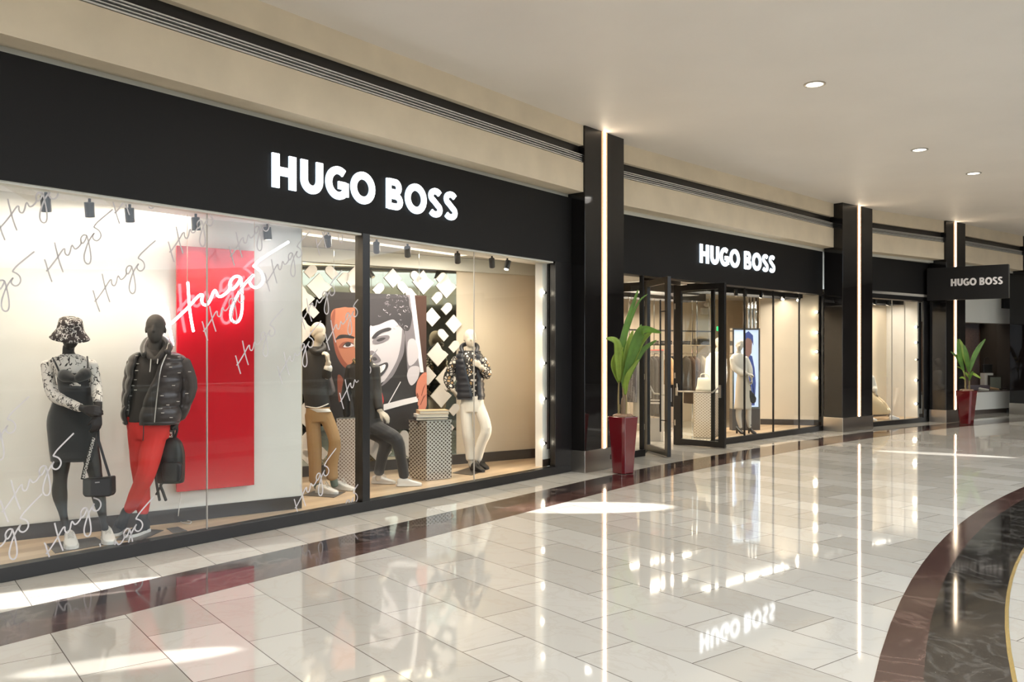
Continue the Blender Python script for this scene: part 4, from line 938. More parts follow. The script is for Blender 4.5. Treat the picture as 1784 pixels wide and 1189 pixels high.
# ============================================================ ATRIUM SIDE (seen only as reflections)
n = 60; A = arc(17.75, 95, 330, n); B = arc(17.735, 95, 330, n)
b_ = thing('balustrade', 'curved glass balustrade with steel handrail round the atrium, beyond the right edge', 'balustrade', (A[0][0], A[0][1], 0))
MB().band(A, B, .02, 1.02).build('glass_panels', M_rail_glass, b_)
m = MB(); m.tube([(p[0], p[1], 1.06) for p in arc(17.74, 95, 330, 90)], .028, n=8, sub=1); m.build('handrail', M_steel, b_, smooth=True)
struct(MB().band(arc(29.5, 0, 97, 60), arc(29.8, 0, 97, 60), 0, CEIL).build('wall_far_run', mat('dim_shopfronts', (.16, .13, .11), .4, var=.5, vscale=.5), None), 'dim shopfronts farther round the atrium')
wr_ = MB(); wr_.band(arc(26, 205, 420, 80), arc(26.2, 205, 420, 80), 0, CEIL); struct(wr_.build('wall_opposite', mat('dim_shopfronts', (.16, .13, .11), .4, var=.5, vscale=.5), None))
struct(MB().band(arc(18.3, 60, 420, 140), arc(18.6, 60, 420, 140), CEIL-.02, CEIL+1.2).build('trim_12', M_cream, None), 'curved slab edge round the atrium')
fl = MB(); fl.band(arc(17.6, 215, 420, 90), arc(60, 215, 420, 90), -.3, 0); struct(fl.build('floor_far', M_floor, None))
fl = MB(); fl.band(arc(18.3, 225, 420, 90), arc(60, 225, 420, 90), CEIL, CEIL+.5); struct(fl.build('ceiling_far', M_ceil, None))
# grey skylight ribs across the atrium
for k in range(9):
    y = -18+k*3.6
    m = MB().box((2.5, y-.12, 9.0), (37, y+.12, 9.5)); struct(m.build('trim_13', M_steel, None))

# ============================================================ MANNEQUINS
class Fig:
    def __init__(s, label, x, y, z=.10, Y0=None):
        g = G(x, y, z); s.Y = Y0 or g.y; s.z = z
        s.root = thing('mannequin', label, 'mannequin', Vector(((x-CX)/F*s.Y, s.Y, z))); s.m = s.Y/F
    def P(s, x, y, dy=0.): return W(x, y, s.Y+dy)
    def T(s, mb, pts, n=14, sub=4, flat=1.):
        return mb.tube([s.P(p[0], p[1], p[2]) for p in pts], [p[3]*s.m for p in pts], n=n, sub=sub, flat=flat)
    def S(s, mb, rings, ang=0., **k):   # (px, py, dy, half width px, half depth px)
        R = []
        for r in rings:
            p = s.P(r[0], r[1], r[2]); R.append([p.x, p.y, p.z, r[3]*s.m, r[4]*s.m]+[math.radians(a) for a in r[5:]])
        return mb.stack(R, ang=math.radians(ang), **k)
    def head(s, mb, x, y, dy, h, face, tilt=0., roll=0.):
        c = s.P(x, y, dy); a = math.radians(face)       # 0 = towards the camera, + = to the picture's right
        rot = Matrix.Rotation(a, 3, 'Z') @ Matrix.Rotation(math.radians(roll), 3, 'Y') @ Matrix.Rotation(math.radians(tilt), 3, 'X'); k = h/.235
        f = lambda u, v, w_: c+rot @ (Vector((u, -v, w_))*k)
        mb.egg(f(0, -.012, .022), .078*k, .094*k, .097*k, rot=rot)
        mb.egg(f(0, .022, -.032), .060*k, .070*k, .085*k, rot=rot)
        mb.egg(f(0, .035, -.082), .034*k, .040*k, .032*k, rot=rot)
        mb.tube([f(0, .080, .025), f(0, .096, -.018)], [.009*k, .014*k], n=8, sub=2)
        for sx in (-1, 1): mb.egg(f(sx*.075, -.005, -.012), .008*k, .018*k, .028*k, rot=rot, n=8, m=6)
        return f
    def hand(s, mb, wrist, fwd, palm, curl=.5, k=1., side=1):
        w_ = Vector(wrist); f = Vector(fwd).normalized(); p = Vector(palm); p = (p-f*p.dot(f)).normalized(); q = f.cross(p)*side
        mb.tube([w_, w_+f*.045*k, w_+f*.085*k], [.026*k, .034*k, .036*k], n=12, sub=3, flat=.55) if False else None
        for j in range(4):
            o = (j-1.5)*.0195*k; b0 = w_+q*o*.45; b1 = w_+f*(.088-.004*abs(j-1))*k+q*o
            mb.tube([b0, (b0+b1)/2, b1], [.015*k, .0145*k, .0125*k], n=8, sub=2)
            L = (.070, .080, .076, .060)[j]*k; a = curl*.7; d1 = f*math.cos(a)+p*math.sin(a); a = curl*1.7; d2 = f*math.cos(a)+p*math.sin(a); a = curl*2.5; d3 = f*math.cos(a)+p*math.sin(a)
            c1 = b1+d1*L*.42; c2 = c1+d2*L*.34; c3 = c2+d3*L*.24
            mb.tube([b1, c1, c2, c3], [.0105*k, .0092*k, .0082*k, .0072*k], n=8, sub=2)
        b = w_+f*.025*k-q*.022*k; m1 = w_+f*.060*k-q*.043*k+p*.018*k
        mb.tube([w_+f*.01*k-q*.01*k, b, m1, m1+(f*.8+p*.6).normalized()*.032*k], [.014*k, .0145*k, .0115*k, .009*k], n=8, sub=2)
    def shoe(s, toe, heel, up, sole, high=0., laces=None, wk=1.):
        t = G(*toe, s.z); h = G(*heel, s.z); t.z = h.z = s.z+.006; d = (h-t).normalized(); L = .285; side = Vector((d.y, -d.x, 0))
        prof = [(0, .020, .030), (.06, .034, .038), (.18, .044, .046), (.36, .047, .062), (.52, .042, .082), (.66, .037, .098+high), (.82, .036, .096+high), (.95, .034, .088+high), (1.0, .022, .060+high*.9)]
        rings = []
        for u, w_, hh in prof:
            c = t+d*L*u; rings.append([c+side*w_*wk*math.cos(a)+Vector((0, 0, max(.012, .02+(hh-.02)*(.5+.5*math.sin(a)) if math.sin(a) > -.35 else .014))) for a in [2*math.pi*j/16 for j in range(16)]])
        o = MB().loft(rings).build('shoe', up, s.root, smooth=True, sub=1)
        out = []
        for u, w_, hh in [(-.015, .014, 0)]+prof+[(1.015, .014, 0)]: out.append((t+d*L*u+side*(w_*wk+.004)))
        for u, w_, hh in reversed([(-.015, .014, 0)]+prof+[(1.015, .014, 0)]): out.append((t+d*L*u-side*(w_*wk+.004)))
        MB().prism([(q.x, q.y) for q in out], s.z+.006, s.z+.031).build('sole', sole, o)
        if laces:
            m = MB()
            for k in range(4+int(high*30)):
                u = .40+.045*k if k < 5 else .60+.01*k; hh = .075+.014*k; c = t+d*L*min(u, .66)
                m.tube([c-side*.020+Vector((0, 0, hh*.93)), c+Vector((0, 0, hh+.012)), c+side*.020+Vector((0, 0, hh*.93))], .0035, n=6, sub=2)
            m.build('laces', laces, o)
        return o
M_wleather = mat('white_leather', (.78, .75, .72), .45); M_wsole = mat('white_rubber', (.80, .78, .76), .5)
M_bleather = mat('black_leather', (.018, .017, .017), .4); M_bfab = mat('black_stretch_fabric', (.020, .019, .022), .75, sheen=.2)
M_lace = mat('pale_laces', (.6, .56, .52), .7)
M_plate = mat('dark_steel_base_plate', (.11, .09, .075), .3, metal=.6)

# ---- 1: woman in bucket hat, printed top and black dress
f = Fig('black female mannequin in printed bucket hat, printed long sleeved top and black dress, leftmost', 145, 952)
root = f.root; mb = MB()
hf = f.head(mb, 122, 583, .0, .235, 38, 8, 0)
f.T(mb, [(120, 604, .02, 9.5), (119, 613, .02, 9.5), (121, 624, .02, 13)])
f.S(mb, [(122, 620, .02, 12, 11), (122, 628, .02, 30, 17), (125, 645, .02, 30, 21), (129, 680, .02, 22, 17), (127, 720, .02, 33, 23), (126, 745, .03, 34, 22)], e=2.2)
f.T(mb, [(108, 745, .03, 19), (107, 800, .02, 15), (105, 835, .02, 11.5), (104, 860, .04, 12.5), (111, 900, .05, 6.5), (116, 925, .06, 6.5)])
f.T(mb, [(148, 745, .03, 19), (160, 800, .02, 14.5), (167, 832, .00, 11), (171, 860, .03, 12), (180, 905, .05, 6.2), (183, 922, .05, 6.2)])
f.T(mb, [(84, 634, .02, 10), (86, 665, .0, 8.5), (93, 690, -.04, 8.2), (120, 702, -.13, 7.5), (144, 712, -.20, 6)])
f.hand(mb, f.P(146, 713, -.20), (1, -.05, -.12), (0, .9, -.3), .75, 1.05, 1)
f.T(mb, [(159, 636, .02, 10), (164, 660, .03, 8.5), (168, 682, .0, 8), (171, 705, -.10, 6.5), (171, 722, -.14, 6)])
f.hand(mb, f.P(171, 722, -.14), (-.04, -.15, -1), (-.8, .5, 0), .55, 1.05, 1)
mb.build('body', M_manblack, root, remesh=.0065)
M_print = pattern('white_top_with_black_script', (.72, .67, .64), (.03, .025, .025), 'script', 21, .055, .8, stretch=(1, 1, .8), rot=(0, .5, 0))
m = MB(); f.S(m, [(121, 617, .02, 12, 11), (122, 621, .02, 22, 14), (122, 629, .02, 36, 19), (126, 645, .02, 31, 23), (129, 662, .02, 27, 21), (130, 690, .02, 25, 18)], e=2.2)
f.T(m, [(82, 634, .02, 10.5), (86, 665, .0, 10.5), (94, 690, -.04, 10), (118, 702, -.13, 8.8), (140, 711, -.19, 7.6)])
f.T(m, [(159, 634, .02, 10.5), (165, 660, .03, 10), (169, 682, .0, 9), (171, 702, -.09, 8)])
m.build('printed_top', M_print, root, remesh=.008)
m = MB(); f.S(m, [(130, 650, .02, 27.5, 24), (130, 662, .02, 28, 23), (130, 685, .02, 27, 19.5), (127, 705, .02, 35, 23), (126, 732, .03, 42, 26), (128, 765, .02, 42, 26), (131, 803, .02, 40.5, 25)], n=36, e=2.2, cap=True)
m.build('dress_body', mat('black_ribbed_jersey', (.017, .017, .020), .75, sheen=.3), root, smooth=True)
dr = m
# bust panels, straps, cutout, side stripe
m = MB(); f.T(m, [(103, 650, -.06, 3), (113, 655, -.145, 11), (126, 660, -.165, 7), (131, 663, -.165, 3)]); f.T(m, [(131, 663, -.165, 3), (137, 659, -.165, 8), (148, 652, -.14, 11), (156, 648, -.06, 3)])
m.build('bust_panel', mat('black_ribbed_jersey', (.017, .017, .020), .75), root, remesh=.007)
m = MB(); f.T(m, [(104, 650, -.13, 1.5), (97, 634, -.09, 1.5), (92, 624, -.02, 1.5)], sub=3); f.T(m, [(153, 646, -.12, 1.5), (153, 632, -.08, 1.5), (152, 622, -.0, 1.5)], sub=3)
m.build('shoulder_strap', M_bfab, root)
m = MB(); f.T(m, [(122, 672, -.128, 1.4), (130, 669.5, -.135, 3.2), (140, 672, -.128, 1.4)], flat=.5); m.build('cutout', M_print, root)
m = MB()
for q in ((87, 727), (85, 745), (87, 775), (91, 802)): pass
f.T(m, [(93, 700, -.03, 2), (85.5, 728, -.03, 2), (85.5, 760, -.03, 2), (91, 802, -.03, 2)]); m.build('side_stripe', mat('grey_logo_tape', (.45, .42, .40), .7), root)
# hat
M_hat = pattern('black_hat_with_white_script', (.032, .022, .022), (.75, .70, .68), 'script', 27, .055, .8, rot=(0, .6, 0))
ha = Matrix.Rotation(math.radians(38), 3, 'Z') @ Matrix.Rotation(math.radians(14), 3, 'X')
hc = f.P(122, 580, -.0)
def hr(r, z, k=1.): return [hc+ha @ Vector((r*math.cos(a), r*1.12*math.sin(a), z)) for a in [2*math.pi*j/36 for j in range(36)]]
m = MB(); m.loft([hr(.02, .125), hr(.06, .122), hr(.083, .108), hr(.093, .06), hr(.100, .025), hr(.118, -.005), hr(.148, -.045), hr(.146, -.048), hr(.114, -.008), hr(.094, .020), hr(.088, .055), hr(.06, .115), hr(.02, .118)])
m.build('bucket_hat', M_hat, root, smooth=True)
f.shoe((126, 959), (117, 941), M_wleather, M_wsole, .02, M_lace, 1.1); f.shoe((192, 951), (181, 935), M_wleather, M_wsole, .02, M_lace, 1.1)
MB().box((root.location.x-.02, root.location.y-.0, .1005), (root.location.x+.02, root.location.y+.02, .101)) 
# handbag held in her hand
hb = f.P(168, 866, -.17); t = thing('handbag', 'small black shoulder bag with lettered strap held by the bucket hat mannequin', 'handbag', hb)
y0 = f.Y-.17; mm = y0/F
def hp(x, y, dy=0): return W(x, y, y0+dy)
m = MB(); pts = [(143, 835), (168, 834), (193.5, 831), (194, 861), (190, 866), (168, 867), (147, 867), (143, 862)]
m.slab([hp(x, y) for x, y in pts], Vector((0, 1, 0)), .09); m.build('bag_body', M_bleather, t, bevel=.012)
m = MB(); m.slab([hp(x, y, -.001) for x, y in ((166, 840.4), (174, 839.6), (174, 841.6), (166, 842.4))], Vector((0, -1, 0)), .003); m.build('metal_logo_plate', M_chrome, t)
def band2(pts, wd, dy, th=.004):
    m = MB(); U = Vector((1, 0, 0)); m.ribbon([((x-CX)/F*(y0+dy), EYE-(y-HZ)/F*(y0+dy)) for x, y in pts], wd, U, Zv, Vector((0, y0+dy, 0)), Vector((0, -1, 0)), th); return m
band2([(168, 742), (162, 765), (153, 796), (144, 836)], .030, .03).build('lettered_strap', mat('black_webbing', (.02, .019, .019), .7), t)
band2([(171, 745), (172, 768), (181, 798), (191, 830)], .020, .05).build('leather_strap', M_bleather, t)
# strap lettering HUGO repeated
def word_on(parent, a, b, text, cap, wd, mt, nm='strap_lettering', off=-.003):
    a = Vector(a); b = Vector(b); U = (b-a).normalized(); V = Vector((0, -1, 0)).cross(U); V = V if U.x*0+V.x < 0 or True else -V
    x = 0; m = MB(); L = (b-a).length; i = 0
    while x < L-cap:
        st, adv = glyph(text[i % len(text)], .2)
        for s in st: m.ribbon([(x+p[0]*cap, p[1]*cap) for p in s], cap*.2, U, -V if False else V, a+Vector((0, off, 0)), Vector((0, -1, 0)), .0008)
        x += (adv+.12)*cap; i += 1
    m.build(nm, mt, parent)
st_ = bpy.data.objects['lettered_strap']
word_on(st_, hp(145.5, 834, .026)+Vector((.011, 0, 0)), hp(164.5, 762, .026)+Vector((.011, 0, 0)), 'HUGO', .023, .2, mat('white_strap_print', (.75, .72, .70), .6))
MB().box((0, 0, 0), (0, 0, 0))

# ---- 2: man in puffer jacket and red trousers
f = Fig('charcoal male mannequin in black puffer jacket and red trousers in front of the red panel', 236, 933); root = f.root
mb = MB(); f.head(mb, 271, 573, 0, .245, 12, 4); f.T(mb, [(271, 595, .02, 11), (270, 610, .02, 12)])
f.S(mb, [(271, 612, .02, 14, 12), (273, 625, .02, 38, 19), (270, 660, .02, 34, 23), (264, 700, .02, 28, 21), (262, 740, .02, 30, 22)], e=2.3)
f.T(mb, [(272, 752, .02, 10), (263, 790, -.03, 9), (255, 825, -.07, 8), (240, 858, -.04, 7), (228, 882, .0, 6), (215, 910, .03, 6)]); f.T(mb, [(243, 752, .02, 10), (243, 800, .03, 9), (246, 835, .06, 8), (249, 870, .08, 7), (249, 910, .07, 6)])
f.T(mb, [(232, 632, .02, 11), (224, 680, .05, 10), (224, 722, .0, 8)]); f.T(mb, [(320, 632, .02, 12), (334, 675, .06, 10), (312, 728, .10, 8)])
f.hand(mb, f.P(311, 728, .10), (-.45, -.1, -1), (-.6, -.7, 0), .8, 1.1, 1)
mb.build('body', M_mangrey, root, remesh=.0065)
M_puff = mat('black_quilted_nylon', (.034, .027, .025), .28, sheen=.2, bump=.35, bscale=14)
M_hood = mat('charcoal_hoodie_jersey', (.036, .030, .028), .85)
quilt = lambda z: .95+.095*abs(math.sin((z-.2)*math.pi/.125))**.55
m = MB(); f.S(m, [(271, 612, .02, 17, 15), (272, 622, .02, 35, 19), (268, 650, .02, 34, 25), (262, 690, .02, 30, 23), (258, 735, .02, 35, 24)], e=2.3)
f.T(m, [(256, 612, -.02, 7), (263, 622, -.10, 6), (271, 628, -.12, 5), (281, 618, -.09, 6), (290, 606, -.02, 7), (284, 598, .07, 7), (262, 598, .07, 7), (255, 608, .0, 7)], n=10)
m.build('hoodie', M_hood, root, remesh=.008)
m = MB(); f.T(m, [(263, 626, -.155, .8), (262, 640, -.17, .8), (261, 648, -.17, .8)], n=6, sub=2); f.T(m, [(275, 626, -.155, .8), (274, 634, -.17, .8)], n=6, sub=2); m.build('drawcord', M_lace, root)
# jacket: open shell, gap at front narrowing upward
def shell(rows, quiltm, th, name, mt, n=40):
    m = MB(); R = []
    for r in rows:
        p = f.P(r[0], r[1], r[2]); R.append([p.x, p.y, p.z, r[3]*f.m, r[4]*f.m, math.radians(r[5]), math.radians(r[6])])
    m.stack(R, n=n, sub=7, e=2.3, mod=quiltm); return m.build(name, mt, root, smooth=True, solid=th)
shell([(272, 616, .02, 30, 19, -68, 232), (274, 622, .02, 42, 22, -72, 234), (274, 632, .02, 48, 26, -76, 236), (272, 655, .02, 46, 29, -80, 232), (268, 680, .02, 45, 29, -88, 226), (265, 705, .02, 45.5, 29, -93, 222), (264, 722, .02, 47, 30, -96, 222), (264, 735, .02, 46, 29, -98, 222), (264, 738, .02, 43, 27, -98, 222)], quilt, .022, 'jacket_body', M_puff)
m = MB()
def ptube(pts, name='jacket_sleeve'):
    P = [f.P(p[0], p[1], p[2]) for p in pts]; R = [p[3]*f.m for p in pts]; Q = []; S = []
    for i in range(len(P)-1):
        for k in range(8):
            t = k/8; Q.append(P[i].lerp(P[i+1], t)); S.append((R[i]*(1-t)+R[i+1]*t))
    Q.append(P[-1]); S.append(R[-1]); d = 0; S2 = []
    for i in range(len(Q)):
        if i: d += (Q[i]-Q[i-1]).length
        S2.append(S[i]*(.90+.18*abs(math.sin(d*math.pi/.12))**.55))
    return MB().tube(Q, S2, n=18, sub=1).build(name, M_puff, root, smooth=True, sub=1)
ptube([(233, 633, .02, 11), (229, 650, .03, 12), (226, 675, .05, 12), (224, 700, .04, 11.5), (224, 727, .0, 9.5)])
ptube([(316, 633, .02, 12), (323, 650, .04, 12.5), (327, 672, .07, 12.5), (323, 700, .08, 12), (314, 727, .09, 9.5)])
m = MB(); f.T(m, [(252, 618, -.09, 6), (251, 606, .0, 7), (258, 594, .10, 7), (272, 590, .13, 7), (287, 594, .10, 7), (294, 603, .0, 7.5), (291, 614, -.08, 6)], n=12)
m.build('jacket_collar', M_puff, root, remesh=.008)
m = MB(); f.T(m, [(290, 618, -.13, .9), (281, 640, -.175, .9), (276, 670, -.19, .9), (272, 705, -.19, .9), (269, 736, -.18, .9)], n=6); m.build('zip', M_steel, root)
m = MB()
for x, y in ((238, 620), (240, 634), (238, 646), (227, 648), (236, 662), (232, 672), (228, 690), (236, 680), (312, 622), (297, 640), (287, 656), (312, 650), (330, 648), (282, 690), (302, 672), (292, 706), (310, 700), (325, 686), (283, 720), (298, 728), (221, 715)):
    p = f.P(x, y, -.19); 
    u = (x-272)/46.; dy = .02-math.sqrt(max(.02, 1-min(.97, abs(u))**2.3))*29*f.m-.012 if 225 < x < 318 else -.06
    c = f.P(x, y, dy); MB().box((c.x-.011, c.y-.002, c.z-.003), (c.x+.011, c.y+.01, c.z+.003)).build('embroidered_mark', mat('pale_embroidery', (.55, .50, .46), .6), root)
# trousers
M_redcloth = pattern('red_jogger_fabric', (.72, .035, .030), (.30, .012, .012), 'dots', 13, .055, .75)
m = MB(); f.S(m, [(258, 725, .02, 36, 22), (259, 745, .02, 36.5, 23), (261, 765, .02, 32, 22)], e=2.3)
f.T(m, [(272, 752, .02, 20), (263, 790, -.03, 19), (255, 825, -.07, 16), (240, 858, -.04, 13.5), (228, 882, .0, 10.5), (224, 890, .01, 8)]); f.T(m, [(243, 752, .02, 20), (243, 800, .03, 16), (246, 835, .06, 14), (249, 870, .08, 12.5), (249, 890, .07, 10), (249, 896, .07, 8)])
m.build('trousers', M_redcloth, root, remesh=.009)
m = MB(); f.T(m, [(250, 738, -.16, .8), (250, 755, -.16, .8), (249, 768, -.15, .8)], n=6, sub=2); m.build('drawcord', M_bfab, root)
M_boot = mat('black_suede', (.022, .020, .020), .75)
for toe, heel, an in (((197, 937), (215, 924), [(222, 890, .02, 9.5), (215, 905, .02, 9), (212, 918, .03, 9)]), ((223, 939), (260, 926), [(248, 896, .07, 9.5), (249, 910, .07, 9), (249, 922, .06, 9)])):
    o = f.shoe(toe, heel, M_boot, M_wsole, .04, M_bfab)
    m = MB(); f.T(m, an, n=12); m.build('shoe_collar', M_boot, root, remesh=.008)
# backpack
bk = f.P(299, 842, .12); t = thing('backpack', 'black leather backpack hanging from the hand of the puffer jacket mannequin', 'backpack', bk); y0 = f.Y+.10
def hp(x, y, dy=0): return W(x, y, y0+dy)
c = hp(298, 800); rr = []
for y, hw, hd in ((842, 19, 11), (838, 22.5, 14), (815, 23, 16), (790, 22, 15), (772, 17, 12), (763, 9, 7)):
    q = hp(298-(y-800)*.02, y); rr.append((q.x, q.y, q.z, hw*y0/F, hd*y0/F))
MB().stack(rr, n=28, sub=4, e=3.0).build('bag_body', M_bleather, t, smooth=True)
rr = []
for y, hw in ((838, 13), (832, 16), (812, 17), (806, 12)):
    q = hp(300, y, -.075); rr.append((q.x, q.y, q.z, hw*y0/F, .03))
MB().stack(rr, n=20, sub=3, e=3.5).build('front_pocket', M_bleather, t, smooth=True)
m = MB(); m.tube([hp(303, 764, .0), hp(302, 745, -.0), hp(305, 738, .0), hp(309, 748, 0), hp(304, 766, 0)], .010, n=8); m.build('carry_loop', M_bleather, t)
m = MB(); m.tube([hp(281, 775, .0), hp(277, 800, .0), hp(272, 822, .0), hp(271, 828, .0), hp(274, 850, .0), hp(278, 872, .0)], .012, n=8); m.build('shoulder_strap', M_bleather, t)
m = MB(); m.tube([hp(287, 838, .0), hp(280, 846, .0), hp(284, 858, .0), hp(289, 872, .0)], .013, n=8); m.tube([hp(284, 840), hp(276, 855), hp(272, 862)], .009, n=8); m.build('shoulder_strap', M_bleather, t)
m = MB(); m.tube([hp(293, 755, -.01), hp(299, 760, -.02)], .008, n=8); m.build('clasp', M_chrome, t)

# ---- 3: khaki trousers
f = Fig('linen mannequin in black hooded jacket and khaki trousers beside the backdrop edge', 570, 858); root = f.root
mb = MB(); f.head(mb, 555, 580, 0, .235, 55, 5); f.T(mb, [(553, 598, .02, 8.5), (551, 610, .02, 9)])
f.S(mb, [(552, 612, .02, 10, 9), (550, 622, .02, 20, 14), (550, 660, .02, 20, 16), (552, 710, .02, 18, 14)], e=2.2)
f.T(mb, [(544, 722, .02, 7), (548, 775, .0, 6), (549, 815, .01, 5), (554, 850, .03, 5)]); f.T(mb, [(566, 722, .04, 7), (583, 768, .0, 6), (578, 810, .05, 5), (582, 845, .07, 5)])
f.T(mb, [(566, 622, .0, 7), (568, 658, -.04, 6), (572, 632, -.10, 5)]); f.hand(mb, f.P(572, 632, -.10), (-.1, -.2, 1), (-.8, .2, 0), .9, 1., 1)
f.T(mb, [(536, 622, .03, 7), (533, 665, .06, 6), (540, 700, -.02, 5)])
mb.build('body', M_manlinen, root, remesh=.007)
m = MB(); f.S(m, [(552, 604, .02, 13, 12), (551, 612, .02, 15, 13), (550, 621, .02, 22, 16), (549, 650, .02, 24, 18), (551, 690, .02, 22, 17), (553, 705, .02, 22, 16), (553, 711, .02, 21, 15)], e=2.3)
f.T(m, [(565, 622, .0, 8.5), (569, 655, -.04, 8.5), (571, 643, -.09, 7)]); f.T(m, [(536, 622, .03, 9), (532, 665, .06, 9), (538, 695, -.01, 7)])
f.T(m, [(542, 608, -.02, 5), (552, 614, -.10, 4.5), (563, 608, -.02, 5), (560, 600, .07, 5.5), (545, 600, .07, 5.5)], n=10)
m.build('jacket', mat('black_jacket_cloth', (.024, .021, .020), .6), root, remesh=.008)
m = MB(); f.T(m, [(571, 645, -.08, 7.4), (572, 640, -.095, 7)], sub=2); m.build('white_cuff', M_wleather, root)
m = MB(); f.T(m, [(533, 708.5, -.07, 1), (553, 711, -.13, 1.1), (572, 704, -.07, 1)], sub=6); m.build('hem_stripe', M_wleather, root)
m = MB(); f.S(m, [(555, 712, -.0, 18, 14), (560, 718, .0, 17, 13)], e=2.3); m.build('white_shirt_hem', M_wleather, root, smooth=True)
M_khaki = mat('khaki_cotton', (.40, .245, .115), .8, bump=.25, bscale=9)
m = MB(); f.S(m, [(554, 708, .02, 20.5, 15), (554, 722, .02, 21, 16), (554, 735, .02, 20, 15)], e=2.3)
f.T(m, [(544, 722, .02, 13), (548, 775, .0, 12.5), (549, 815, .01, 11), (549, 838, .02, 10.5)]); f.T(m, [(566, 722, .04, 12.5), (583, 768, .0, 10.5), (578, 810, .05, 10.5), (579, 832, .06, 10.5)])
m.build('trousers', M_khaki, root, remesh=.008)
m = MB(); f.T(m, [(551, 834, .02, 6.8), (554, 850, .03, 6.5)]); m.build('sock', mat('grey_green_sock', (.14, .18, .15), .8), root)
m = MB(); f.T(m, [(580, 830, .06, 6.8), (583, 846, .07, 6.5)]); m.build('sock', mat('grey_green_sock', (.14, .18, .15), .8), root)
f.shoe((588, 862), (552, 859), M_wleather, M_wsole, 0, M_lace); f.shoe((617, 856), (580, 853), M_wleather, M_wsole, 0, M_lace)
bt = f.P(573, 690, .05); t = thing('tote_bag', 'dark taupe bag hanging at the elbow of the khaki trousered mannequin', 'bag', bt)
y0 = f.Y+.16
MB().slab([W(x, y, y0) for x, y in ((566, 655), (573, 652), (580, 676), (581, 684), (575, 690), (569, 688))], Vector((0, 1, 0)), .12).build('bag_body', mat('taupe_leather', (.13, .11, .11), .6), t, bevel=.01)
MB().tube([W(567, 657, y0+.05), W(566, 640, y0+.05), W(571, 654, y0+.05)], .007, n=8).build('bag_strap', mat('taupe_leather', (.13, .11, .11), .6), t)

# ---- perforated plinths
M_perf = pattern('perforated_mirror_steel', (.62, .58, .53), (.10, .07, .055), 'holes', 30, .33, .25, metal=.55, rot=(.3, .3, .4))
M_perf2 = pattern('perforated_cream_steel', (.62, .52, .44), (.22, .14, .10), 'holes', 34, .32, .35, metal=.2, rot=(.3, .3, .4))
def plinth(fl_, fr, bk_, zt_, mt, lab):
    a, b, c = (G(*p, .1) for p in (fl_, fr, bk_)); d = a+c-b; ce = (a+c)/2; ce.z = .1
    t = thing('display_plinth', lab, 'plinth', ce)
    MB().prism([(q.x, q.y) for q in (a, b, c, d)], .102, zt_).build('perforated_casing', mt, t, bevel=.004)
    sc_ = lambda q, k: (ce.x+(q.x-ce.x)*k, ce.y+(q.y-ce.y)*k)
    MB().prism([sc_(q, 1.01) for q in (a, b, c, d)], zt_+.0005, zt_+.008).build('top_plate', M_steel, t)
    return ce, (b-a).normalized()
pc1, pd1 = plinth((586, 852), (628, 850), (634, 846), .90, M_perf2, 'cream perforated steel plinth that the black clad mannequin leans on, left of the mullion')
zt2 = EYE-(735-HZ)/F*10.47
pc2, pd2 = plinth((712, 834), (743, 838.5), (787, 834), zt2, M_perf, 'mirror steel perforated plinth with three books on top')
ba = Plane(74, 0); ba.D = ba.n.dot(pc2)
zb = zt2+.009
for k, (h, mt, hw, sh, lab) in enumerate(((.036, mat('black_book_cover', (.03, .025, .025), .5), .20, 0, 'black bottom book of the stack on the perforated plinth'), (.040, mat('white_book_cover', (.66, .62, .58), .5), .195, .01, 'white middle book of the stack on the perforated plinth'), (.046, mat('tan_book_cover', (.55, .38, .22), .5), .185, .03, 'tan top book of the stack on the perforated plinth'))):
    tc_ = pc2.dot(ba.d)+sh; c = ba(tc_, zb); t = thing('book', lab, 'book', c, 'books on the perforated plinth')
    MB().wallbox(ba, tc_-hw, tc_+hw, zb+.001, zb+.006, -.13, .13).wallbox(ba, tc_-hw, tc_+hw, zb+h-.006, zb+h-.001, -.13, .13).wallbox(ba, tc_-hw, tc_-hw+.006, zb+.006, zb+h-.006, -.13, .13).build('cover', mt, t)
    MB().wallbox(ba, tc_-hw+.007, tc_+hw-.006, zb+.007, zb+h-.007, -.125, .125).build('pages', mat('book_pages', (.72, .64, .52), .8), t)
    zb += h
# ---- 4: black clad man leaning on the plinth
f = Fig('linen mannequin in black jacket and black trousers leaning on the cream plinth behind the mullion', 690, 846, Y0=10.05); root = f.root
mb = MB(); f.head(mb, 629, 601, 0, .24, 35, 6); f.T(mb, [(630, 618, .03, 8.5), (632, 630, .04, 9)])
f.S(mb, [(632, 630, .04, 12, 9), (633, 640, .04, 24, 14), (637, 680, .03, 21, 15), (642, 735, .03, 20, 16)], e=2.2)
f.T(mb, [(650, 744, .0, 7), (672, 756, -.06, 7), (691, 768, -.12, 6), (699, 800, -.04, 5), (703, 838, .02, 5)]); f.T(mb, [(642, 748, .05, 7), (672, 768, -.04, 6), (666, 795, .02, 5), (658, 836, .06, 5)])
f.T(mb, [(652, 640, .0, 7.5), (654, 685, -.02, 6.5), (662, 716, -.10, 5)]); f.hand(mb, f.P(662, 717, -.10), (.75, -.1, -.65), (0, .5, -1), .4, 1.1, 1)
f.T(mb, [(612, 640, .03, 7.5), (604, 690, .08, 6), (606, 728, .1, 5)])
mb.build('body', M_manlinen, root, remesh=.007)
m = MB(); f.S(m, [(632, 624, .03, 12, 11), (632, 634, .04, 20, 14), (633, 645, .04, 26, 17), (637, 680, .03, 25, 18), (641, 715, .03, 24, 18), (642, 738, .03, 25, 19)], e=2.3)
f.T(m, [(653, 641, .0, 9.5), (656, 680, -.02, 9), (661, 712, -.09, 7)]); f.T(m, [(612, 641, .03, 9.5), (603, 690, .08, 9), (605, 724, .1, 7)])
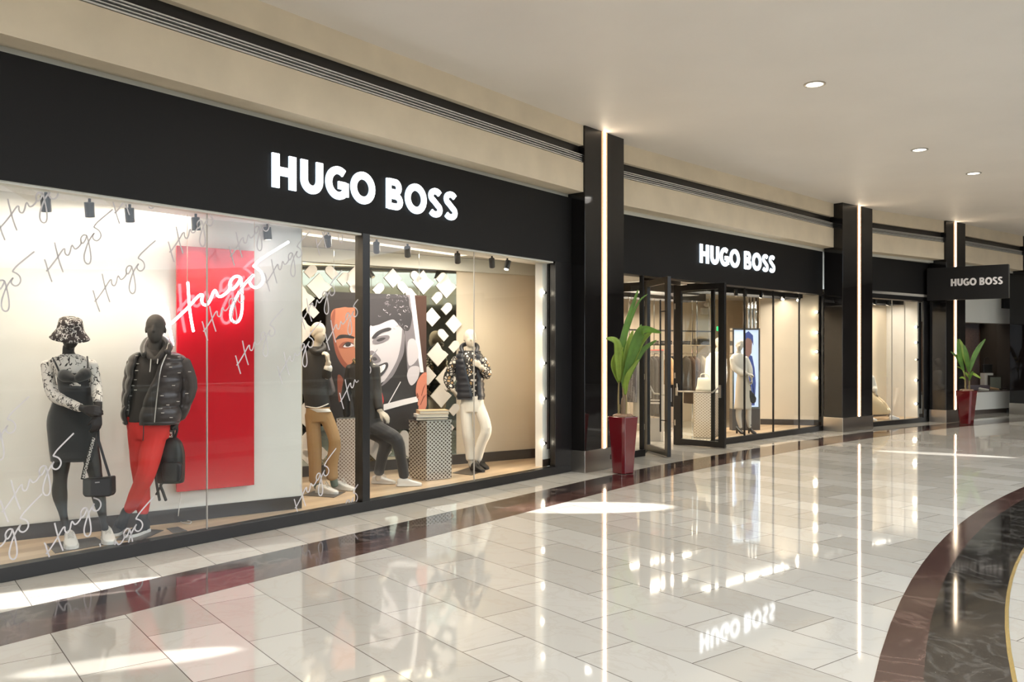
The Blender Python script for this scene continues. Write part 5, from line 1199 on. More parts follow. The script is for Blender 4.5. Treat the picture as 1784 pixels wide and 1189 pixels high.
m.build('jacket', mat('black_jacket_cloth', (.024, .021, .020), .6), root, remesh=.009)
m = MB(); f.T(m, [(618, 628, -.02, 5), (628, 636, -.12, 4.5), (640, 630, -.08, 5), (645, 622, .0, 5)], n=10); m.build('gold_print_scarf', pattern('gold_and_black_print', (.03, .025, .02), (.62, .42, .18), 'script', 22, .09, .6), root, remesh=.008)
m = MB(); f.S(m, [(643, 728, .03, 24, 18), (645, 745, .02, 24, 18), (646, 756, .02, 18, 16)], e=2.3)
f.T(m, [(650, 744, .0, 15), (672, 756, -.06, 14), (691, 768, -.12, 12), (699, 800, -.04, 9.5), (704, 830, .0, 9)]); f.T(m, [(642, 748, .05, 15), (672, 768, -.04, 13), (666, 795, .02, 10), (660, 824, .05, 9)])
m.build('trousers', M_bfab, root, remesh=.008)
f.shoe((734, 847), (692, 848), M_wleather, M_wsole, 0, M_lace); f.shoe((688, 844), (650, 843), M_wleather, M_wsole, 0, M_lace)

# ---- 5: white trousers
f = Fig('linen mannequin in black quilted vest, speckled shirt and white trousers', 828, 817); root = f.root
mb = MB(); f.head(mb, 819, 590, 0, .25, 10, 3); f.T(mb, [(818, 606, .02, 7.5), (818, 616, .02, 8)])
f.S(mb, [(818, 617, .02, 9, 8), (818, 625, .02, 19, 12), (819, 660, .02, 17, 14), (820, 695, .02, 16, 13)], e=2.2)
f.T(mb, [(812, 705, .02, 6), (814, 750, .0, 6), (818, 785, .03, 5), (821, 812, .03, 5)]); f.T(mb, [(832, 705, .02, 6), (847, 746, -.05, 6), (838, 775, .0, 5), (832, 810, .05, 5)])
f.T(mb, [(797, 626, .0, 6.5), (782, 658, .04, 5.5), (790, 681, -.03, 4.5)]); f.hand(mb, f.P(790, 681, -.03), (.5, .1, -.8), (.5, .3, 0), .5, 1.05, 1)
f.T(mb, [(839, 626, .0, 6.5), (850, 652, -.02, 5.5), (838, 640, -.15, 4.5)]); f.hand(mb, f.P(838, 640, -.15), (-.7, -.1, .55), (0, 1, 0), .7, 1., 1)
mb.build('body', M_manlinen, root, remesh=.0075)
M_speck = pattern('black_shirt_with_white_blocks', (.014, .012, .012), (.66, .60, .54), 'cells', 24, .16, .7, mark2=(.42, .26, .12))
m = MB(); f.S(m, [(818, 611, .02, 9, 8), (818, 617, .02, 15, 11), (818, 626, .02, 23, 14), (819, 660, .02, 19, 15), (820, 694, .02, 19, 14)], e=2.3)
f.T(m, [(796, 627, .0, 8.5), (785, 648, .03, 9), (781, 662, .04, 9), (787, 677, -.02, 7)]); f.T(m, [(840, 627, .0, 8), (848, 645, -.01, 8), (849, 654, -.04, 7.5), (842, 646, -.12, 6)])
m.build('shirt', M_speck, root, remesh=.009)
quilt = lambda z: .95+.11*abs(math.sin(z*math.pi/.075))**.55
M_vest = mat('navy_black_quilted_vest', (.020, .021, .028), .35)
shell([(818, 612, .02, 17, 13, -62, 242), (818, 620, .02, 21, 15, -60, 246), (818, 630, .02, 23.5, 17, -62, 254), (819, 650, .02, 23, 18, -62, 262), (819, 675, .02, 22.5, 18, -60, 274), (820, 692, .02, 23, 17.5, -58, 278), (820, 696, .02, 22, 16.5, -58, 278)], quilt, .02, 'vest', M_vest)
m = MB(); f.T(m, [(806, 613, -.05, 3.5), (804, 605, .02, 4), (811, 600, .09, 4), (826, 600, .09, 4), (832, 605, .02, 4), (830, 614, -.05, 3.5)], n=10); m.build('vest_collar', M_vest, root, remesh=.008)
M_wtr = mat('white_cotton_trousers', (.74, .69, .62), .8, bump=.25, bscale=9)
m = MB(); f.S(m, [(822, 690, .02, 19.5, 14), (823, 705, .02, 19.5, 15), (823, 718, .02, 19, 14)], e=2.3)
f.T(m, [(812, 705, .02, 11), (814, 750, .0, 10), (818, 785, .03, 8), (819, 800, .03, 7.5)]); f.T(m, [(832, 705, .02, 11), (847, 746, -.05, 10), (838, 775, .0, 9), (832, 800, .04, 8)])
m.build('trousers', M_wtr, root, remesh=.008)
f.shoe((842, 824), (820, 819), M_bleather, M_bleather, .01, M_bfab); f.shoe((849, 819), (832, 814), M_bleather, M_bleather, .01, M_bfab)

# ---- 6: woman with white blouse in the entrance window
f = Fig('female mannequin in cream blouse and long cream skirt before the light box', 1297, 756); root = f.root
M_man6 = mat('warm_white_mannequin', (.62, .56, .49), .5)
mb = MB(); f.head(mb, 1289, 602, 0, .23, -12, 0, 8); f.T(mb, [(1287, 612, .02, 4.6), (1286, 618, .02, 5)])
f.S(mb, [(1286, 618, .02, 6, 5), (1286, 622, .02, 11, 7), (1291, 640, .02, 11, 8), (1295, 655, .02, 8, 6.5), (1294, 672, .02, 12, 9)], e=2.2)
f.T(mb, [(1290, 680, .02, 7), (1287, 715, .02, 5), (1287, 728, .03, 4.8), (1290, 745, .03, 3)]); f.T(mb, [(1300, 680, .02, 7), (1304, 715, .02, 5), (1304, 728, .03, 4.8), (1306, 745, .03, 3)])
f.T(mb, [(1278, 624, .02, 4.5), (1284, 642, -.02, 4), (1302, 652, -.12, 3)]); f.T(mb, [(1298, 624, .0, 4.5), (1305, 640, -.02, 3.8), (1309, 658, -.06, 3)])
f.hand(mb, f.P(1309, 658, -.06), (.1, 0, -1), (-.8, 0, 0), .6, 1.05, 1); f.hand(mb, f.P(1301, 652, -.12), (1, 0, -.1), (0, .5, -.8), .5, 1., 1)
mb.build('body', M_man6, root, remesh=.008)
M_blouse = mat('cream_white_blouse', (.80, .75, .68), .75, bump=.2, bscale=12)
m = MB(); f.S(m, [(1286, 616, .02, 6, 6), (1286, 621, .02, 12, 8), (1289, 635, .02, 14.5, 10), (1293, 648, .02, 11, 8), (1294, 655, .02, 9.5, 7.5)], e=2.2)
f.T(m, [(1277, 625, .02, 6), (1281, 640, -.0, 7), (1290, 649, -.06, 5.5), (1299, 652, -.1, 3.8)]); f.T(m, [(1298, 625, .0, 6), (1305, 640, -.02, 5.5), (1308, 653, -.06, 3.8)])
m.build('blouse', M_blouse, root, remesh=.01)
M_skirt6 = mat('cream_skirt', (.64, .56, .46), .75, bump=.3, bscale=8)
m = MB(); f.S(m, [(1294, 652, .02, 8.8, 7.5), (1294, 660, .02, 10.5, 8.5), (1295, 675, .02, 13, 10), (1295, 695, .02, 14, 11), (1294, 713, .02, 15, 12)], e=2.2, n=36); m.build('skirt', M_skirt6, root, smooth=True)
m = MB(); f.S(m, [(1294, 651.5, .02, 9.6, 8.2), (1294, 655.5, .02, 9.6, 8.2)], sub=1); m.build('belt', mat('olive_belt', (.22, .18, .12), .6), root, smooth=True)
for x, x2 in ((1288, 1296), (1306, 1317)):
    t_ = G(x2-1, 757, f.z); h_ = G(x2-15, 755, f.z); d = (h_-t_).normalized(); sd = Vector((d.y, -d.x, 0)); m = MB()
    m.tube([t_+Zv*.020, t_+d*.07+Zv*.035, t_+d*.15+Zv*.075, t_+d*.21+Zv*.11], [.024, .034, .032, .030], n=12); o = m.build('shoe', M_bleather, root, smooth=True)
    MB().tube([t_+d*.20+Zv*.09, t_+d*.205+Zv*.005], [.022, .018], n=8, sub=1).build('block_heel', M_bleather, o)
    m = MB(); c = W(x+1, 741, f.Y+.03); m.loft([[c+Vector((.034*math.cos(a), .034*math.sin(a), z)) for a in [2*math.pi*j/16 for j in range(16)]] for z in (-.01, .01)], cap=True); m.build('ankle_strap', M_bleather, o)
hb = f.P(1311, 704, -.06); t = thing('handbag', 'small black half moon bag held by the mannequin in cream skirt', 'handbag', hb); y0 = f.Y-.08
m = MB(); m.slab([W(x, y, y0) for x, y in ((1306, 680), (1309, 681), (1314, 687), (1318, 694), (1317, 701), (1313, 704), (1308, 701), (1305, 692))], Vector((0, 1, 0)), .06); m.build('bag_body', M_bleather, t, bevel=.012)
MB().tube([W(1307, 682, y0+.03), W(1308, 664, y0+.03), W(1309, 658, y0+.03), W(1311, 668, y0+.03), W(1314, 689, y0+.03)], .006, n=6).build('bag_strap', M_bleather, t)

# ---- 7: white shirted figure inside the store
f = Fig('white clad mannequin deeper inside the store, seen through the right door leaf', 1247, 744, .0, 18.2); root = f.root
mb = MB(); f.head(mb, 1252, 598, 0, .235, 10, 0); f.T(mb, [(1251, 608, .02, 4.4), (1250, 616, .02, 5)])
f.S(mb, [(1249, 616, .02, 5, 5), (1248, 622, .02, 13, 8), (1248, 650, .02, 11, 8), (1248, 680, .02, 12, 9)], e=2.2)
f.T(mb, [(1243, 680, .02, 6.5), (1242, 745, .02, 3.5), (1242, 757, .0, 3.5)]); f.T(mb, [(1254, 680, .02, 6.5), (1255, 745, .02, 3.5), (1255, 757, 0, 3.5)])
f.T(mb, [(1236, 624, .02, 4.5), (1233, 650, .02, 4), (1235, 675, .0, 3.2)]); f.T(mb, [(1260, 624, .02, 4.5), (1262, 650, .02, 4), (1261, 675, .0, 3.2)])
f.hand(mb, f.P(1235, 675, 0), (.1, -.1, -1), (.6, 0, 0), .4); f.hand(mb, f.P(1261, 675, 0), (-.1, -.1, -1), (-.6, 0, 0), .4)
f.T(mb, [(1242, 757, .0, 3.2), (1242, 762, -.12, 3)]); f.T(mb, [(1255, 757, .0, 3.2), (1255, 762, -.12, 3)])
mb.build('body', M_man6, root, remesh=.01)
m = MB(); f.S(m, [(1249, 613, .02, 6, 6), (1248, 620, .02, 14, 9), (1248, 650, .02, 13, 9), (1248, 690, .02, 14, 10), (1248, 700, .02, 14, 10)], e=2.2)
f.T(m, [(1236, 624, .02, 5.5), (1233, 650, .02, 5.5), (1235, 672, .0, 4.2)]); f.T(m, [(1260, 624, .02, 5.5), (1262, 650, .02, 5.5), (1261, 672, .0, 4.2)])
m.build('shirt', M_blouse, root, remesh=.011)
m = MB(); f.T(m, [(1243, 695, .02, 7.5), (1242, 752, .02, 6)]); f.T(m, [(1254, 695, .02, 7.5), (1255, 752, .02, 6)]); m.build('trousers', M_skirt6, root, remesh=.011)

# ---- 8: seated figure in the narrow window
f = Fig('white mannequin with pale gold skirt seated mostly hidden behind the second column', 1512, 733, .1, 20.35); root = f.root
mb = MB(); f.head(mb, 1508, 634, 0, .235, 30, 0); f.T(mb, [(1507, 644, .02, 4.2), (1507, 652, .02, 5)])
f.S(mb, [(1507, 650, .02, 5, 5), (1507, 656, .02, 13, 8), (1508, 675, .02, 11, 8), (1509, 692, .02, 12, 10)], e=2.2)
f.T(mb, [(1514, 692, .0, 6.5), (1532, 700, -.1, 5), (1550, 724, -.05, 3.2), (1554, 729, -.05, 3)]); f.T(mb, [(1508, 692, .0, 6.5), (1516, 703, -.14, 5), (1518, 726, -.12, 3.2)])
f.T(mb, [(1518, 658, .0, 4.2), (1523, 675, .0, 3.6), (1524, 683, -.12, 3)]); f.hand(mb, f.P(1524, 683, -.12), (.6, 0, -.6), (0, .3, -1), .4)
f.T(mb, [(1496, 658, .0, 4.2), (1494, 676, .0, 3.6), (1503, 686, -.12, 3)])
mb.build('body', M_manlinen, root, remesh=.009)
m = MB(); f.S(m, [(1507, 648, .02, 6, 6), (1507, 656, .02, 14, 9), (1508, 675, .02, 13, 9), (1509, 686, .02, 12, 10)], e=2.2); f.T(m, [(1518, 658, .0, 5.5), (1523, 675, .0, 5), (1524, 680, -.1, 4.4)]); f.T(m, [(1496, 658, .0, 5.5), (1494, 676, .0, 5), (1502, 683, -.1, 4.4)])
m.build('blouse', M_blouse, root, remesh=.011)
m = MB(); f.S(m, [(1509, 684, .0, 12.5, 10), (1512, 690, -.02, 14, 13), (1518, 700, -.05, 18, 15), (1524, 712, -.05, 23, 15), (1526, 722, -.05, 21, 14)], e=2.1, n=30)
f.T(m, [(1522, 694, -.05, 8), (1536, 706, -.08, 8), (1546, 718, -.05, 6)])
m.build('skirt', mat('pale_gold_satin', (.66, .50, .30), .45, bump=.4, bscale=7), root, remesh=.011)
f.shoe((1566, 731), (1551, 731.5), M_wleather, M_wsole); f.shoe((1527, 734), (1515, 733), M_wleather, M_wsole)
t = thing('display_block', 'white seat block under the seated mannequin in the narrow window', 'block', Vector((f.P(1507, 720).x, f.Y+.05, .1)))
q = t.location; MB().box((q.x-.2, q.y-.16, .101), (q.x+.12, q.y+.06, EYE-(703-HZ)/F*20.4)).build('block_body', M_white, t, bevel=.004)

# base plates under the standing mannequins
def plate(pts, lab):
    q = [G(x, y, .1) for x, y in pts]; c = sum(q, Vector())/len(q); c.z = .1
    o = MB().prism([(p.x, p.y) for p in q], .1005, .1055).build('base_plate', M_plate, None, origin=c); tag(o, lab, 'base plate')
plate([(81, 949), (96, 965), (186, 949), (166, 937)], 'dark steel base plate under the bucket hat mannequin')
plate([(200, 942), (246, 943.5), (285, 925), (230, 922)], 'dark steel base plate under the puffer jacket mannequin')
plate([(528, 864), (582, 868), (602, 858), (548, 856)], 'dark steel base plate under the khaki trousered mannequin')
plate([(788, 825), (822, 829), (852, 818), (818, 815)], 'dark steel base plate under the white trousered mannequin')
plate([(290, 922), (310, 919), (326, 926), (302, 930)], 'small dark floor box lid beside the puffer jacket mannequin')
m = MB(); pts = [BK(BK.t(316, .02), .45, .03), BK(BK.t(314, .03), .32, .04), BK(BK.t(310, .05), .2, .07), G(311, 906, .106), G(318, 911, .106), G(330, 913, .106), G(333, 909, .106), G(322, 907, .106)]
o = m.tube(pts, .0045, n=6).build('power_cable', M_wleather, None, origin=pts[3]); tag(o, 'thin white power cable dropping from behind the red panel to the display floor', 'cable')

for x, y, lab in ((698, 446, 'white round smoke detector on the display ceiling above the portrait poster'), (669, 449, 'small sprinkler rose left of the smoke detector on the display ceiling')):
    Yc = (2.985-EYE)*F/(HZ-y); p = W(x, y, Yc); t = thing('smoke_detector' if x == 698 else 'sprinkler', lab, 'ceiling sensor', p)
    r_ = .06 if x == 698 else .03
    MB().stack([(p.x, p.y, 2.984, r_, r_), (p.x, p.y, 2.965, r_, r_), (p.x, p.y, 2.945, r_*.6, r_*.6)], n=20, sub=3).build('housing', mat('white_plastic', (.72, .68, .64), .4), t, smooth=True)
# ============================================================ PORTRAIT POSTER
PO = Plane(56, LT.D+.55)
ta_, zt_ = PO.hit(569, 507); tb_, zt2_ = PO.hit(743, 516.5); _, zb_ = PO.hit(569, 756); zt_ = (zt_+zt2_)/2
t = thing('portrait_poster', 'large poster of a face half covered by a smiling black and white photograph', 'poster', PO((ta_+tb_)/2, zb_))
PM = [mat('poster_dark', (.020, .015, .014), .45), mat('poster_skin', (.34, .125, .07), .45), mat('poster_skin_dark', (.20, .055, .03), .45), mat('poster_grey_pale', (.52, .48, .52), .45), mat('poster_grey_mid', (.19, .17, .19), .45),
      mat('poster_grey_dark', (.045, .04, .045), .45), mat('poster_white', (.75, .72, .74), .45), mat('poster_red', (.55, .03, .03), .45), mat('poster_brown', (.060, .026, .016), .45), mat('poster_hand', (.55, .19, .12), .45)]
m = MB(); m.wallbox(PO, ta_, tb_, zb_, zt_, -.03, 0)
lay = [0]
def pp(pts, mi, sm=True):
    lay[0] += 1; P = [PO.hit(x, y) for x, y in pts]
    if sm:
        Q = []; n = len(P)
        for i in range(n):
            a, b, c, d = P[i-1], P[i], P[(i+1) % n], P[(i+2) % n]
            for k in range(4):
                u = k/4; Q.append(tuple(.5*((2*b[j])+(c[j]-a[j])*u+(2*a[j]-5*b[j]+4*c[j]-d[j])*u*u+(3*b[j]-a[j]-3*c[j]+d[j])*u**3) for j in (0, 1)))
        P = Q
    P = [(min(max(a, ta_), tb_), min(max(b, zb_), zt_)) for a, b in P]
    m.m = mi; m.slab([PO(a, b, .0003+.0001*lay[0]) for a, b in P], PO.n, .0003)
def r1(x, y): return (515+x/5.407, 430+y/5.407)
def r2(x, y): return (640+x/5.407, 430+y/5.407)
pp([(569, 508), (700, 514), (700, 740), (569, 752)], 0, False)
pp([r1(330, 690), r1(350, 600), r1(430, 575), r1(620, 560), r1(650, 700), r1(660, 950), r1(620, 1180), r1(480, 1130), r1(400, 1030), r1(370, 860)], 1)
pp([r1(330, 720), r1(350, 620), r1(375, 600), r1(365, 800), r1(400, 960), r1(460, 1080), r1(560, 1180), r1(450, 1130), r1(380, 1010), r1(350, 850)], 2)
pp([r1(345, 575), r1(420, 560), r1(520, 575), r1(640, 545), r1(640, 430), r1(292, 430), r1(292, 560), r1(330, 640)], 0)
pp([r1(375, 880), r1(410, 835), r1(480, 830), r1(550, 850), r1(545, 868), r1(470, 860), r1(410, 870)], 0)        # eyebrow
pp([r1(405, 950), r1(440, 905), r1(500, 895), r1(560, 930), r1(520, 950), r1(460, 960)], 2)
pp([r1(450, 945), r1(470, 915), r1(520, 912), r1(550, 935), r1(500, 948)], 3)
pp([r1(468, 930), r1(480, 905), r1(510, 905), r1(520, 925), r1(500, 942), r1(478, 942)], 0)
pp([r1(440, 950), r1(460, 915), r1(500, 898), r1(555, 920), r1(500, 908), r1(465, 925)], 0)
pp([(575, 640), (600, 660), (640, 690), (650, 750), (575, 750)], 0)
pp([(588, 655), (598, 662), (597, 690), (590, 700)], 2)
# the held black and white print
pp([r2(-20, 440), r2(390, 455), r2(445, 458), r2(530, 1180), (640+560/5.407, 640+60/5.407), (640+560/5.407, 640+330/5.407), (640+150/5.407, 640+400/5.407), r2(-20, 1200)], 0, False)
pp([r2(445, 460), r2(555, 462), r2(556, 1190), (743, 716), (738, 716), r2(530, 1180)], 8, False)
pp([r2(398, 456), r2(444, 458), r2(530, 1185), r2(490, 1185)], 6, False)
pp([r2(340, 456), r2(400, 456), r2(470, 1000), r2(500, 1185), r2(380, 1189), r2(350, 800)], 4, False)
pp([r2(380, 900), r2(450, 880), r2(480, 1040), r2(390, 1120)], 3)
pp([(715, 640), (730, 640), (728, 660), (716, 672), (709, 655)], 3)
face = [r2(30, 740), r2(60, 690), r2(200, 660), r2(300, 740), r2(345, 800), r2(345, 980), r2(300, 1100), r2(230, 1230), (668, 665), (655, 672), (640, 668), r2(-10, 900)]
pp(face, 3)
pp([r2(330, 760), r2(345, 800), r2(345, 990), r2(290, 1120), r2(240, 1215), (672, 668), (664, 672), r2(220, 1180), r2(285, 1050), r2(318, 900)], 4)
hair = [r2(0, 440), r2(350, 450), r2(395, 560), r2(420, 660), r2(395, 780), r2(350, 790), r2(300, 745), r2(250, 690), r2(190, 700), r2(90, 740), r2(20, 720)]
pp(hair, 5)
random.seed(3)
for k in range(46):
    u, v = random.uniform(110, 400), random.uniform(455, 770)
    if u < 250 and v > 660: continue
    r_ = random.uniform(7, 17); a = random.uniform(0, 6.28)
    c = [r2(u+r_*math.cos(a+q)*(1+.3*(q > 2)), v+r_*math.sin(a+q)) for q in (0, .7, 1.4, 2.1, 2.8)]+[r2(u+r_*.72*math.cos(a+q), v+r_*.72*math.sin(a+q)) for q in (2.8, 2.1, 1.4, .7, 0)]
    pp(c, 4 if k % 3 else 3, False)
pp([r2(40, 860), r2(90, 800), r2(180, 765), r2(222, 770), r2(210, 790), r2(130, 815), r2(70, 865)], 5)            # brow
pp([r2(45, 890), r2(110, 845), r2(190, 835), r2(205, 860), r2(150, 900), r2(70, 920)], 4)
pp([r2(85, 880), r2(130, 858), r2(170, 862), r2(140, 885), r2(100, 895)], 5)
pp([r2(0, 1010), r2(45, 980), r2(100, 1030), r2(125, 1075), r2(80, 1100), r2(0, 1100)], 4)                         # nose
pp([r2(40, 1050), r2(70, 1040), r2(90, 1065), r2(60, 1075)], 5)
pp([r2(20, 1130), r2(90, 1120), r2(180, 1090), r2(190, 1140), r2(120, 1230), (650, 662), (640, 660)], 5)           # mouth
pp([r2(30, 1150), r2(100, 1135), r2(165, 1110), r2(155, 1160), r2(90, 1210), r2(30, 1215)], 6)
for q in (55, 80, 105, 130): pp([r2(q, 1140-(q-55)*.3), r2(q+3, 1140-(q-55)*.3), r2(q+3, 1205-(q-55)*.4), r2(q, 1205-(q-55)*.4)], 4, False)
pp([(645, 660), (652, 664), (660, 672), (668, 700), (655, 720), (645, 700), (640, 676)], 7)
pp([(640+150/5.407, 640+352/5.407), (640+330/5.407, 640+305/5.407), (640+470/5.407, 640+275/5.407), (640+475/5.407, 640+325/5.407), (640+330/5.407, 640+360/5.407), (640+150/5.407, 640+410/5.407)], 6, False)
pp([(675.5, 703), (697, 665), (698, 666), (677, 704)], 6, False)
for q in ([(743, 650), (735, 652), (727, 664), (724, 680), (726, 694), (733, 692), (737, 676), (743, 668)], [(743, 668), (737, 674), (731, 690), (727, 704), (731, 708), (738, 700), (743, 690)], [(743, 688), (736, 690), (729, 706), (730, 720), (737, 718), (743, 706)]): pp(q, 9)
for q in ([(743, 667), (737, 675), (733, 690), (734.5, 690), (738.5, 676)], [(743, 687), (737, 691), (731, 706), (732.5, 706), (738.5, 693)], [(727, 684), (724.6, 688), (726, 695), (729, 692)]): pp(q, 2, False)
m.build('printed_picture', PM, t)
m = MB(); 
for q in (ta_+.1, tb_-.1): m.tube([PO(q, zt_, -.015), PO(q, 2.98, -.015)], .002, n=6, sub=1, cap=False); m.build('hanging_wire', M_chrome, t); m = MB()

# ============================================================ PLANTERS
M_pot = mat('dark_red_lacquer', (.12, .005, .009), .10, coat=.6); M_leafA = mat('palm_leaf', (.085, .19, .020), .45, var=.35, vscale=5); M_leafB = mat('palm_leaf_light', (.20, .30, .035), .45, var=.25, vscale=5)
M_stone = mat('brown_pebble', (.26, .16, .10), .55, var=.25, vscale=9); M_soil = mat('dark_soil', (.04, .028, .02), .9)
def blade(Y, pts, wd, lean, mt, parent, fold=.35):
    P = [W(x, y, Y+dy) for x, y, dy in pts]; Q = []; n = len(P)
    for i in range(n-1):
        a = P[max(i-1, 0)]; b = P[i]; c = P[i+1]; d = P[min(i+2, n-1)]
        for k in range(6):
            u = k/6; Q.append(.5*((2*b)+(c-a)*u+(2*a-5*b+4*c-d)*u*u+(3*b-a-3*c+d)*u**3))
    Q.append(P[-1]); m = MB(); N = len(Q); rows = []
    for i, q in enumerate(Q):
        t = i/(N-1); w_ = wd*(math.sin(math.pi*min(1, (t*.92+.06)))**.75)*.5*(1-.15*t); T = (Q[min(i+1, N-1)]-Q[max(i-1, 0)]).normalized()
        s = T.cross(Vector((lean, -1, .25))).normalized(); nn = s.cross(T)
        rows.append([q-s*w_+nn*w_*fold, q-s*w_*.5+nn*w_*.12, q, q+s*w_*.5+nn*w_*.12, q+s*w_+nn*w_*fold])
    vs = [p for r in rows for p in r]; fs = [(i*5+j, i*5+j+1, (i+1)*5+j+1, (i+1)*5+j) for i in range(N-1) for j in range(4)]
    m.add(vs, fs); m.build('leaf', mt, parent, smooth=True, solid=.0025)
def planter(X0, Y0, wt, wb, zt_, lab, k):
    t = thing('potted_palm', lab, 'potted plant', Vector((X0, Y0, 0)))
    ch = .035; a = math.radians(40)
    def sq(w_, z):
        h = w_/2; c = min(ch, h*.3); pts = [(-h+c, -h), (h-c, -h), (h, -h+c), (h, h-c), (h-c, h), (-h+c, h), (-h, h-c), (-h, -h+c)]
        return [Vector((X0+x*math.cos(a)-y*math.sin(a), Y0+x*math.sin(a)+y*math.cos(a), z)) for x, y in pts]
    s_ = 1/1.22
    m = MB(); m.loft([sq(wb*s_, .004), sq(wb*s_, .02), sq((wb+(wt-wb)*.45)*s_, zt_*.5), sq(wt*s_, zt_-.012), sq(wt*s_, zt_), sq((wt-.04)*s_, zt_), sq((wt-.05)*s_, zt_-.05)]); m.build('pot', M_pot, t, bevel=.006)
    MB().loft([sq((wt-.055)*s_, zt_-.06), sq((wt-.055)*s_, zt_-.022)]).build('soil', M_soil, t)
    first = None
    for j in range(9):
        rr = wt*.26*random.uniform(.5, 1.); an = j*.7; c = Vector((X0+rr*math.cos(an), Y0+rr*math.sin(an), zt_+.005))
        MB().egg(c, random.uniform(.045, .075)*k, random.uniform(.04, .06)*k, .032, 12, 8).build('pebble', M_stone, t, smooth=True)
    return t
c = G(1086, 827)
wt = (1112-1062)/F*c.y; wb = (1104-1067)/F*c.y; Yp = c.y+.14
t = planter(c.x+.012, Yp, wt, wb, EYE-(726-HZ)/F*Yp, 'potted palm in a tall dark red square planter in front of the first column', 1.)
def s1_(x, y): return (960+x/3.397, 500+y/3.397)
def bl(pts, w_, mt, lean=0.): blade(Yp, [(*s1_(x, y), dy) for x, y, dy in pts], w_/3.397*Yp/F, lean, mt, t)
for st in ([(402, 770, 0), (398, 660, 0), (402, 560, -.01)], [(436, 770, .02), (430, 670, .0), (425, 560, .0)], [(440, 770, -.02), (446, 690, 0), (440, 600, .01)], [(396, 770, .03), (408, 700, .03)]):
    m = MB(); m.tube([W(*s1_(x, y), Yp+dy) for x, y, dy in st], [.016, .013, .009][:len(st)], n=8); m.build('stem', mat('palm_stem', (.22, .17, .07), .6), t)
m = MB(); m.tube([W(*s1_(427, 770), Yp), W(*s1_(428, 690), Yp), W(*s1_(432, 640), Yp)], [.038, .034, .014], n=10); m.build('trunk', mat('palm_trunk', (.16, .11, .07), .8, bump=.4, bscale=30), t)
bl([(402, 560, 0), (412, 400, -.02), (450, 220, .0), (515, 18, .03)], 44, M_leafA)
bl([(410, 430, 0.02), (470, 210, .05), (520, 90, .07), (572, 42, .10)], 14, M_leafA)
bl([(400, 570, 0), (404, 440, -.06), (385, 330, -.12), (326, 306, -.22)], 58, M_leafB, .5)
bl([(402, 560, -.02), (396, 450, -.14), (388, 340, -.2), (350, 300, -.26)], 44, M_leafB)
bl([(403, 570, .0), (372, 470, -.08), (392, 400, -.16), (428, 360, -.2)], 42, M_leafB)
bl([(404, 560, .0), (400, 430, -.0), (412, 330, .04), (440, 280, .1)], 40, M_leafA)
bl([(425, 580, 0), (440, 440, -.05), (462, 330, -.04), (486, 258, 0)], 40, M_leafB)
bl([(425, 590, 0), (452, 450, .0), (492, 320, .04), (535, 222, .1)], 36, M_leafA)
bl([(427, 590, -.02), (470, 430, -.08), (520, 290, -.12), (560, 255, -.18), (650, 272, -.3)], 66, M_leafA)
bl([(430, 600, -.02), (474, 450, -.06), (530, 330, -.1), (600, 262, -.16)], 50, M_leafB)
bl([(435, 600, .0), (480, 480, -.06), (540, 380, -.1), (624, 316, -.16)], 40, M_leafA)
bl([(440, 640, .0), (446, 560, -.06), (470, 500, -.1), (520, 430, -.14)], 34, M_leafB)
bl([(436, 650, .02), (428, 560, .05), (415, 470, .1), (440, 380, .18)], 30, M_leafA)
c = G(1687, 740); wt = (1704-1670)/F*c.y; wb = (1698-1675)/F*c.y; Yp = c.y+.14
t = planter(c.x+.03, Yp, wt, wb, EYE-(681-HZ)/F*Yp, 'smaller looking distant potted palm in a red planter before the third column', 1.05)
def s1_(x, y): return (1650+x/6.604, 560+y/6.604)
def bl(pts, w_, mt, lean=0.): blade(Yp, [(*s1_(x, y), dy) for x, y, dy in pts], w_/6.604*Yp/F, lean, mt, t)
for st in ([(212, 780, 0), (205, 660, 0), (190, 570, 0)], [(255, 780, 0), (255, 680, 0), (250, 580, 0)]):
    m = MB(); m.tube([W(*s1_(x, y), Yp+dy) for x, y, dy in st], [.022, .016, .012], n=8); m.build('stem', mat('palm_stem', (.22, .17, .07), .6), t)
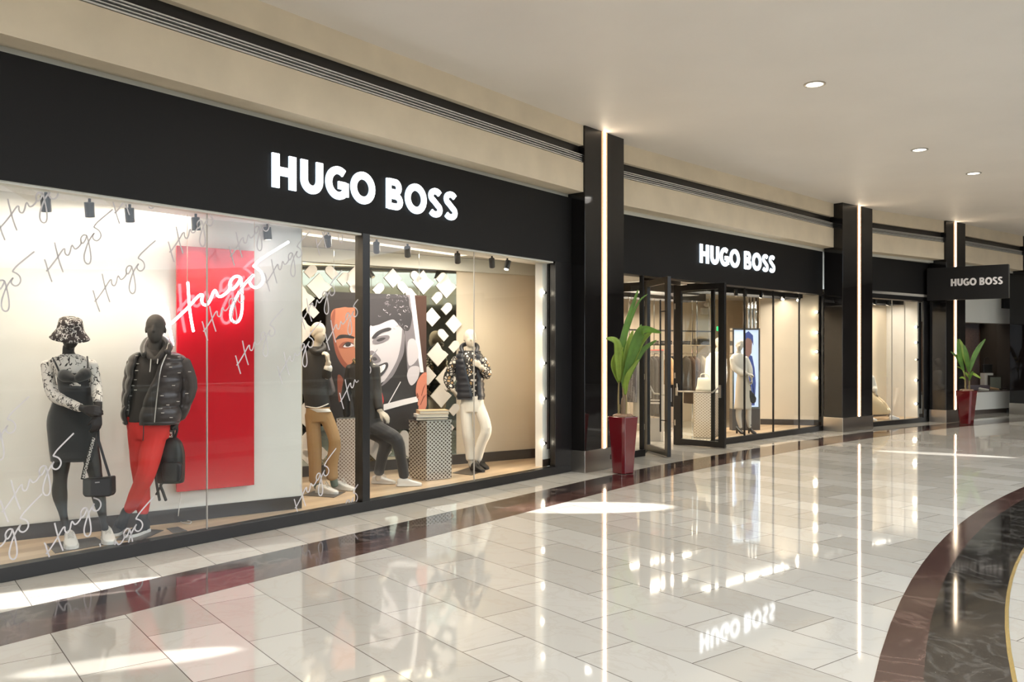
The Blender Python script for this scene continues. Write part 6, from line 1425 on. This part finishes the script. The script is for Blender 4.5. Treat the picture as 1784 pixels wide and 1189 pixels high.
bl([(190, 580, 0), (150, 450, -.05), (130, 330, -.08), (122, 205, -.1)], 62, M_leafA)
bl([(192, 580, 0), (130, 450, 0), (100, 400, .05), (40, 350, .1)], 42, M_leafA)
bl([(250, 590, 0), (200, 420, 0), (175, 300, .05), (140, 205, .1)], 56, M_leafB)
bl([(250, 590, 0), (220, 400, -.1), (190, 270, -.1)], 60, M_leafA)
bl([(252, 590, 0), (300, 430, 0), (360, 310, .05), (440, 205, .1)], 62, M_leafA)
bl([(252, 600, 0), (290, 470, .1), (330, 390, .15), (350, 380, .2)], 46, M_leafB)
bl([(250, 650, 0), (230, 620, -.1), (208, 590, -.15)], 34, M_leafB)
bl([(252, 660, 0), (290, 610, -.1), (340, 630, -.18), (390, 660, -.2)], 36, M_leafB)
bl([(215, 680, 0), (180, 650, -.1), (140, 655, -.2)], 26, M_leafB)
bl([(252, 690, 0), (270, 620, -.1), (300, 575, -.15)], 34, M_leafA)
bl([(205, 640, 0), (180, 560, .0), (110, 520, .1)], 22, M_leafB)

# ============================================================ SUN PATCHES: narrow beams falling in from the atrium side
def beam(p0, p1, wd, power, blend=.35, tow=None):
    a, b = G(*p0), G(*p1); c = (a+b)/2; L = (b-a).length; d = (b-a).normalized()
    h = (RC-c); h.z = 0; h.normalize(); D = 13.0; el = math.radians(27)
    pos = c+h*D*math.cos(el)+Zv*D*math.sin(el)
    l = bpy.data.lights.new('sun_beam', 'SPOT'); l.energy = power; l.color = (1, .97, .92); l.spot_size = 2*math.atan(L/2/D); l.spot_blend = blend; l.shadow_soft_size = .02
    o = bpy.data.objects.new('sun_beam', l); COL.objects.link(o); o.location = pos
    zz = (pos-c).normalized(); x = (d-zz*d.dot(zz)).normalized(); y = zz.cross(x)
    o.rotation_euler = Matrix((x, y, zz)).transposed().to_euler(); o.scale = (1, max(.08, wd*math.sin(el)/L*1.3), 1)
beam((-300, 1087), (350, 1004), .42, 30000)
beam((60, 1176), (395, 1132), .26, 17000)
beam((905, 889), (1150, 881), .75, 30000)
beam((1565, 788), (1735, 796), .50, 26000)
